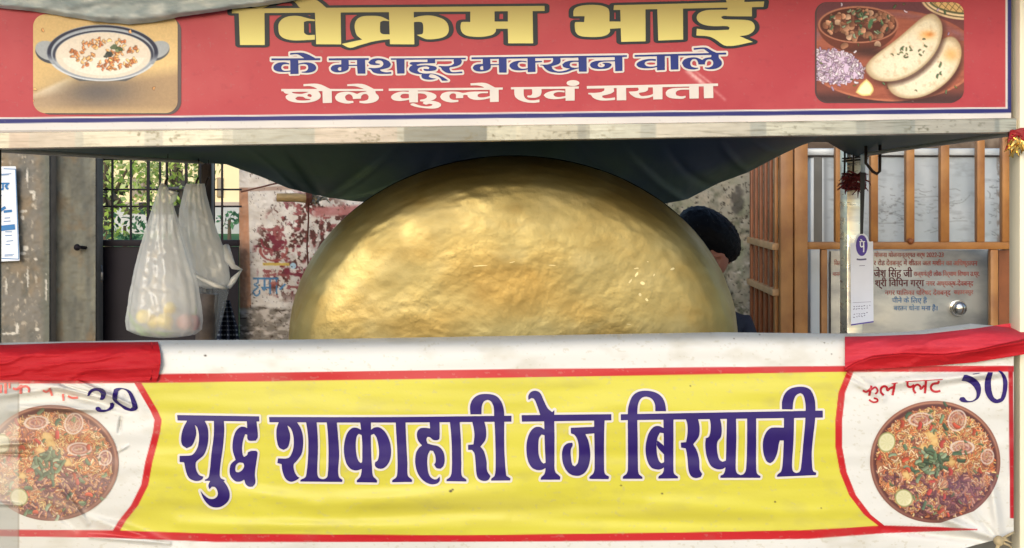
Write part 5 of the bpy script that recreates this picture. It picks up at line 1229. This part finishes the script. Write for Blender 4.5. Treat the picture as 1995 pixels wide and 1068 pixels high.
    for i, (x0, r0, x1, r1, lb) in enumerate(((258, 628, 300, 645, 'long green chilli curving along the bag bottom'), (262, 638, 296, 652, 'lowest green chilli at bag bottom left'), (300, 645, 340, 648, 'green chilli under the lemons'), (252, 612, 270, 638, 'steep green chilli at the left bag side'))):
        b = MB(); a, c = P(x0, r0, .955 + .008 * i), P(x1, r1, .955 + .008 * i); md = (a + c) / 2 + Vector((0, 0, -.008)); b.tube([a, md, c], [.004, .006, .0015], 8); b.tube([a, a + (a - c).normalized() * .01], .0016, 5)
        tag(b.build('green_chilli', gm, None, smooth=True), lb, 'chilli', 'chillies in the milky bag')
    b = MB(); c = P(379, 628, .985); b.ball(c, .019, 18, (.8, .8, 1.25)); rt = b.build('red_vegetable', mat('red skin', (170, 30, 40), .35, var=.2), None, smooth=True); tag(rt, 'small red vegetable at the right side of milky bag', 'vegetable')
    b = MB(); b.tube([P(381, 612, .98), P(382, 604, .978), P(381, 596, .978)], [.005, .003, .001], 6); b.ball(P(377, 612, .978), .007, 8, (1, 1, .5)); b.build('stalk', mat('green stalk', (110, 140, 80), .5), rt, smooth=True)
    b = MB(); b.ball(P(360, 628, .965), .024, 16, (1, .8, .9)); tag(b.build('onion', mat('pink onion skin', (206, 150, 140), .4, var=.2), None, smooth=True), 'pink onion beside the red vegetable in milky bag', 'onion')
    # checked cloth hanging low behind the bags
    gx, v = np.meshgrid(np.linspace(420, 470, 40), np.linspace(585, 720, 80)); 
    gx2 = 440 + (gx - 440) * np.interp(v, [585, 640, 720], [.25, .8, 1.1]); yy = 1.34 + .02 * np.sin(gx / 3.0) * np.interp(v, [585, 720], [.3, 1])
    img = np.zeros(gx.shape + (3,)); img[:] = (30, 36, 54); over(img, (170, 178, 186), ((np.abs((v % 9) - 4.5) < 1.0) & (np.abs(((gx) % 7) - 3.5) < 2.4)) * .8)
    X, Y, Z = PX(gx2, v, yy); tag(gridmesh('checked_cloth', X, Y, Z, vcmat('checked cotton', .85, .2), None, lin(img)), 'dark blue checked cloth hanging low behind the bags', 'cloth')
bags()
def bundle():
    root = empty('stick_bundle', tuple(P(585, 386, 1.7)), 'short bamboo stick with torn rag tied under the dark canopy', 'stick')
    b = MB(); a, c = P(540, 385, 1.7), P(618, 390, 1.7); b.tube([a, a.lerp(c, .5) + Vector((0, 0, .004)), c], [.014, .015, .014], 12); b.build('bamboo_stick', mat('dry bamboo', (176, 146, 96), .6, var=.3, vscale=30, stretch=(1, 1, 5)), root)
    rng = random.Random(8); r = MB()
    for k in range(24):
        p = P(rng.uniform(605, 635), rng.uniform(378, 396), 1.7 + rng.uniform(-.02, .02)); d_ = Vector((rng.uniform(-1, 1), rng.uniform(-1, 1), rng.uniform(-1, 1))).normalized() * .02; r.tube([p - d_, p + Vector((0, 0, .004)), p + d_], [.001, .004, .001], 5)
    r.build('torn_rag', mat('grey rag', (150, 146, 130), .8, var=.5, vscale=90), root, smooth=True)
    t = MB(); t.tube([P(600, 380, 1.68), P(601, 430, 1.68), P(598, 480, 1.69), P(602, 540, 1.7)], .003, 6); t.tube([P(470, 374, 2.16), P(560, 352, 1.72), P(556, 352, 1.7)], .0028, 6)
    for k in range(4): t.tube([P(597 + k * 3, 372, 1.675), P(598 + k * 3, 386, 1.665), P(597 + k * 3, 400, 1.675)], .003, 6)
    t.build('string', mat('rusty string', (110, 62, 46), .8), root)
bundle()
def hangtag():
    y = 1.08; root = empty('payment_tag', tuple(P(1679, 632, y)), 'white hanging payment tag with purple oval emblem on black strap', 'tag')
    d = lambda o: (lambda x, y_: np.full(np.shape(x), y - o))
    card = [np.array([(1657, 474), (1701, 470.5), (1702, 626), (1658, 633)], float), np.array([(1679 + 15 * math.cos(a), 478 + 24 * math.sin(a)) for a in np.linspace(0, 6.283, 28)[:-1]])]
    F, fx, fy = field((card, []), .8, pad=3); fill('card', F, fx, fy, d(0), mat('laminated card', (222, 226, 240), .3, var=.03), root)
    bk = MB(); bk.pbox(1659, 476, 1700, 626, y + .001, y + .004); bk.build('card_back', mat('card back', (190, 196, 220), .4), root)
    F, fx, fy = field("@ 0 0 1\ne 1679 478.5 11.5 20.5", .6, pad=2); em = fill('emblem', F, fx, fy, d(.0012), mat('deep violet ink', (66, 40, 150), .35), root)
    F, fx, fy = field('@ 0 0 1\np 1658,632 1702,625.5 1702,628 1658,634.5', .6, pad=2); fill('tag_edge', F, fx, fy, d(.0012), bpy.data.materials['deep violet ink'], root)
    F, fx, fy = field(T_PAY, .4, pad=1); fill('emblem_letter', F, fx, fy, d(.0022), mat('emblem white', (236, 236, 244), .35), em)
    T = ['s 3.2 1669,505 1676,506 1688,505', 's 1 1674,518 1685,517.5']; rng = np.random.RandomState(2)
    for r0, n in ((598, 7), (603, 6), (612, 6), (617, 5)):
        for k in range(n): T.append('s 1.3 %.1f,%.1f %.1f,%.1f' % (1663 + k * 5 + rng.uniform(-1, 1), r0 + rng.uniform(-1, 1) - k * .4, 1665.5 + k * 5, r0 + rng.uniform(-2, 2) - k * .4))
    T.append('s .6 1661,590 1697,588')
    F, fx, fy = field('@ 0 0 1\n' + '\n'.join(T), .4, pad=1); fill('small_print', F, fx, fy, d(.0012), mat('grey violet ink', (92, 88, 130), .5), root)
    s = MB(); 
    s.hexa([P(1675.5, 456, y - .004), P(1681.5, 456, y - .004), P(1681.5, 456, y), P(1675.5, 456, y), P(1676, 334, y - .004), P(1686, 334, y - .004), P(1686, 334, y), P(1676, 334, y)]); s.build('strap', M['black'], root)
    c = MB(); c.pbox(1678, 300, 1686, 336, y - .006, y + .002, .001); c.build('clip', mat('pale plastic clip', (190, 206, 220), .3), root)
hangtag()
def wires():
    y = 1.02
    b = MB(); b.tube([P(1687, 262, y), P(1687, 318, y), P(1700, 334, y), P(1708, 339, y), P(1714, 334, y), P(1715, 262, y)], .0045, 8); tag(b.build('wire_loop', M['wire'], None, smooth=True), 'dark bent wire loop hanging beside the steel post', 'wire')
    y = 1.17; root = empty('thread_wrap', tuple(P(1662, 352, y)), 'dark red sacred thread tangled round the steel post', 'thread'); rng = random.Random(5)
    m = mat('dark red thread', (104, 30, 34), .85, var=.4, vscale=80)
    t = MB()
    for k in range(8):
        r0 = 338 + k * 4 + rng.uniform(-2, 2); t.tube([P(1640, r0, 1.3), P(1644, r0 + 1, y + .02), P(1662, r0 + rng.uniform(-3, 5), y), P(1684, r0 + 2, y + .02), P(1686, r0, 1.3)], .0036, 6)
    for k in range(46):
        p = P(rng.uniform(1640, 1680), rng.uniform(338, 366), y - rng.uniform(0, .012)); q = p + Vector((rng.uniform(-.03, .03), rng.uniform(-.01, .006), rng.uniform(-.03, .012))); t.tube([p, (p + q) / 2 + Vector((rng.uniform(-.008, .008), -.006, rng.uniform(-.006, .01))), q], [.003, .0026, .001], 5)
    t.build('wound_thread', m, root, smooth=True)
    t = MB()
    for r0 in (309, 314): t.tube([P(1640, r0, 1.29), P(1645, r0, y + .02), P(1676, r0 - 3, y + .01), P(1690, r0 - 5, y + .03)], .0026, 6)
    for x in (1662, 1645): t.tube([P(x, 272, y), P(x + 1, 310, y), P(x, 345, y)], .003, 6)
    t.build('binding_wire', M['wire'], root, smooth=True)
    # tinsel ornament on the cream post
    y = -.045; root = empty('tinsel_ornament', tuple(P(1986, 290, y)), 'red and gold tinsel ornament tied on the cream corner post', 'ornament')
    t = MB(); 
    for k in range(5): t.tube([P(1968, 256 + 3 * k, -.02), P(1976, 258 + 3 * k, y), P(1990, 254 + 3 * k, y - .004), P(2002, 254 + 3 * k, y)], .005, 7)
    for k in range(14):
        p = P(rng.uniform(1968, 1992), rng.uniform(256, 272), y - .004); q = p + Vector((rng.uniform(-.016, .012), -.006, rng.uniform(-.03, .004))); t.tube([p, q], [.003, .001], 5)
    t.build('red_band', mat('red ribbon', (150, 30, 34), .6, var=.3, vscale=60), root, smooth=True)
    t = MB()
    for k in range(34):
        p = P(rng.uniform(1970, 1997), rng.uniform(262, 288), y - rng.uniform(.004, .014)); a = rng.uniform(-2.6, -.5); L = rng.uniform(.012, .03); q = p + Vector((math.cos(a) * L, rng.uniform(-.006, .006), math.sin(a) * L)); t.tube([p, (p + q) / 2, q], [.001, .0036, .0008], 4)
    t.build('gold_tinsel', mat('gold foil', (214, 176, 96), .25, .9), root)
wires()

# ------------------------------------------------------------------ the person bending behind the pot
def skin(name, joints, bones, m, parent, sub=2):
    me = bpy.data.meshes.new(name); keys = list(joints); ix = {k: i for i, k in enumerate(keys)}
    me.from_pydata([joints[k][0] for k in keys], [(ix[a], ix[b]) for a, b in bones], [])
    o = bpy.data.objects.new(name, me); COL.objects.link(o); md = o.modifiers.new('s', 'SKIN'); md.use_smooth_shade = True
    sv = me.skin_vertices[0].data
    for k in keys:
        r = joints[k][1]; sv[ix[k]].radius = (r, r) if not isinstance(r, tuple) else r
    sv[0].use_root = True
    o.modifiers.new('u', 'SUBSURF').levels = sub
    bpy.context.view_layer.update(); me2 = bpy.data.meshes.new_from_object(o.evaluated_get(bpy.context.evaluated_depsgraph_get())); bpy.data.objects.remove(o)
    return link(name, me2, m, parent)
def person():
    cx = P(1376, 0, 1.62).x; yb = 1.70
    root = empty('person', (cx + .1, yb + .25, 0), 'dark haired person in dark clothes bending behind the brass pot', 'person')
    hc = Vector((P(1384, 470, 1.56).x, 1.56, P(1384, 478, 1.56).z))       # head centre
    sk = mat('skin', (150, 98, 82), .5, var=.1, vscale=20); cl = mat('navy cloth', (26, 30, 46), .8, var=.25, vscale=20); tr = mat('grey trousers', (70, 68, 70), .85, var=.2)
    nk = Vector((P(1362, 0, 1.72).x, 1.72, 1.17)); ch = Vector((P(1336, 0, 1.8).x, yb + .14, 1.01)); pv = Vector((P(1330, 0, 1.9).x, yb + .30, .74)); S = .185
    J = {'pelvis': (pv, .13), 'waist': (pv.lerp(ch, .45), .12), 'chest': (ch, .135), 'neck': (nk, .055), 'head0': (hc + Vector((-.02, .05, -.05)), .06), 'head1': (hc + Vector((-.015, .02, .02)), .07), 'head2': (hc + Vector((-.02, .0, .05)), .055), 'jaw': (hc + Vector((-.02, -.02, -.07)), .035)}
    B = [('pelvis', 'waist'), ('waist', 'chest'), ('chest', 'neck'), ('neck', 'head0'), ('head0', 'head1'), ('head1', 'head2'), ('head0', 'jaw')]
    for sd, nm in ((-1, 'l'), (1, 'r')):
        sh = ch + Vector((sd * S, -.01, .02)); el = sh + Vector((sd * .06, -.10, -.27)); wr = el + Vector((-sd * .08, -.23, .03)); ha = wr + Vector((-sd * .02, -.08, 0))
        J.update({nm + 's': (sh, .058), nm + 'e': (el, .042), nm + 'w': (wr, .028), nm + 'h': (ha, (.036, .018))}); B += [('chest', nm + 's'), (nm + 's', nm + 'e'), (nm + 'e', nm + 'w'), (nm + 'w', nm + 'h')]
        hp = pv + Vector((sd * .09, 0, -.06)); kn = Vector((pv.x + sd * .10, pv.y - .03, .44)); an = Vector((pv.x + sd * .11, pv.y, .08)); to = an + Vector((sd * .02, -.16, -.045))
        J.update({nm + 'p': (hp, .085), nm + 'k': (kn, .058), nm + 'a': (an, .042), nm + 't': (to, .033)}); B += [('pelvis', nm + 'p'), (nm + 'p', nm + 'k'), (nm + 'k', nm + 'a'), (nm + 'a', nm + 't')]
        for f in range(5):
            o_ = Vector((sd * (-.03 + f * .015), -.03 - (.02 if f in (1, 2, 3) else .0), -.02)) if f else Vector((-sd * .045, -.01, -.015))
            J[nm + 'f%d' % f] = (ha + o_, .009); J[nm + 'g%d' % f] = (ha + o_ * 1.7 + Vector((0, 0, -.025)), .007); B += [(nm + 'h', nm + 'f%d' % f), (nm + 'f%d' % f, nm + 'g%d' % f)]
    body = skin('body', J, B, sk, root)
    # clothing follows the body
    C = {k: J[k] for k in ('pelvis', 'waist', 'chest', 'neck')}; C['neck'] = (nk + Vector((0, .02, -.05)), .07); C = {k: (p, (r + .018 if not isinstance(r, tuple) else r)) for k, (p, r) in C.items()}
    Bc = [('pelvis', 'waist'), ('waist', 'chest'), ('chest', 'neck')]
    for nm in 'lr':
        C[nm + 's'] = (J[nm + 's'][0], .075); C[nm + 'e'] = (J[nm + 'e'][0], .058); C[nm + 'c'] = (J[nm + 'e'][0].lerp(J[nm + 'w'][0], .7), .044); Bc += [('chest', nm + 's'), (nm + 's', nm + 'e'), (nm + 'e', nm + 'c')]
    skin('shirt', C, Bc, cl, root)
    Tt = {'pelvis': (pv, .15)}; Bt = []
    for nm in 'lr':
        for k in 'pka': Tt[nm + k] = (J[nm + k][0], J[nm + k][1] + .02)
        Bt += [('pelvis', nm + 'p'), (nm + 'p', nm + 'k'), (nm + 'k', nm + 'a')]
    skin('trousers', Tt, Bt, tr, root)
    # hair: a full mop over the bowed head
    bm = bmesh.new(); bmesh.ops.create_icosphere(bm, subdivisions=5, radius=1)
    Rm = Matrix.Rotation(R(40), 3, 'Y'); hcen = Vector((P(1384, 460, 1.52).x, 1.55, P(1384, 460, 1.52).z))
    for v in bm.verts:
        q = Vector((v.co.x * .112, v.co.y * .105, v.co.z * .077)); nn = mnoise.noise(v.co * 7) * .004 + mnoise.noise(Vector((v.co.x * 40, v.co.y * 40, v.co.z * 9))) * .0025
        q += v.co * nn; q = Rm @ q
        v.co = hcen + q
    me = bpy.data.meshes.new('hair'); bm.to_mesh(me); bm.free(); link('hair', me, mat('black hair', (4, 5, 12), .6, spec=.15, bump=.5, bscale=160, stretch=(6, 6, 1)), root)
    st = MB(); rng = random.Random(2)
    for k in range(150):
        a = rng.uniform(0, 6.28); u = Vector((math.cos(a), -abs(rng.gauss(0, .7)) + .2, math.sin(a) * 1.0)).normalized(); p = hcen + Rm @ Vector((u.x * .102, u.y * .1, u.z * .072)); t = (Rm @ Vector((.9, -.25, -.5 + u.x * .8)) + Vector((rng.uniform(-.4, .4), 0, rng.uniform(-.4, .4)))).normalized(); n_ = (Rm @ u).normalized(); t = (t - n_ * t.dot(n_)).normalized(); L = rng.uniform(.012, .03); st.tube([p - t * L, p + n_ * .0055, p + t * L + n_ * rng.uniform(-.001, .004)], [.0016, .0017, .0004], 4)
    st.build('loose_strands', mat('hair strands', (9, 10, 18), .5, spec=.3), root, smooth=True)
    # face on the lower front of the head
    fc = Vector((P(1383, 504, 1.51).x, 1.51, P(1383, 504, 1.51).z))
    bm = bmesh.new(); bmesh.ops.create_icosphere(bm, subdivisions=5, radius=1)
    for v in bm.verts:
        x, yv, z = v.co; q = Vector((x * .058, yv * .05, z * .066))
        q.y -= .016 * math.exp(-((x) / .22) ** 2 - ((z + .05) / .32) ** 2)          # nose
        q.y -= .007 * math.exp(-((x) / .42) ** 2 - ((z + .52) / .09) ** 2) + .006 * math.exp(-((x) / .36) ** 2 - ((z + .68) / .08) ** 2)   # lips
        for sx in (-.42, .42): q.y += .010 * math.exp(-((x - sx) / .2) ** 2 - ((z - .22) / .13) ** 2)   # sockets
        q.y -= .004 * math.exp(-((z - .42) / .1) ** 2) * (abs(x) < .8)
        v.co = fc + Matrix.Rotation(R(18), 3, 'X') @ Matrix.Rotation(R(-14), 3, 'Z') @ q
    me = bpy.data.meshes.new('face'); bm.to_mesh(me); bm.free(); fo = link('face', me, sk, root)
    b = MB(); b.ball(fc + Vector((.062, .012, .004)), .02, 14, (.35, .7, 1.15)); b.build('ear', sk, fo, smooth=True)
    b = MB(); b.tube([fc + Vector((-.036, -.036, .030)), fc + Vector((-.022, -.043, .034)), fc + Vector((-.008, -.043, .028))], [.001, .003, .001], 6); b.tube([fc + Vector((.012, -.043, .026)), fc + Vector((.026, -.038, .031)), fc + Vector((.04, -.028, .024))], [.001, .003, .001], 6); b.build('eyebrows', mat('brow hair', (24, 18, 18), .7), fo)
    for sx in (-.022, .026):
        b = MB(); b.ball(fc + Vector((sx, -.036, .015)), .0075, 10, (1.3, .8, .7)); b.build('eye', mat('eye', (50, 36, 32), .2), fo, smooth=True)
    b = MB(); b.tube([fc + Vector((-.02, -.052, -.034)), fc + Vector((0, -.057, -.036)), fc + Vector((.022, -.05, -.034))], [.001, .0036, .001], 6); b.build('lips', mat('lips', (120, 58, 56), .4), fo, smooth=True)
person()
bpy.context.view_layer.update()
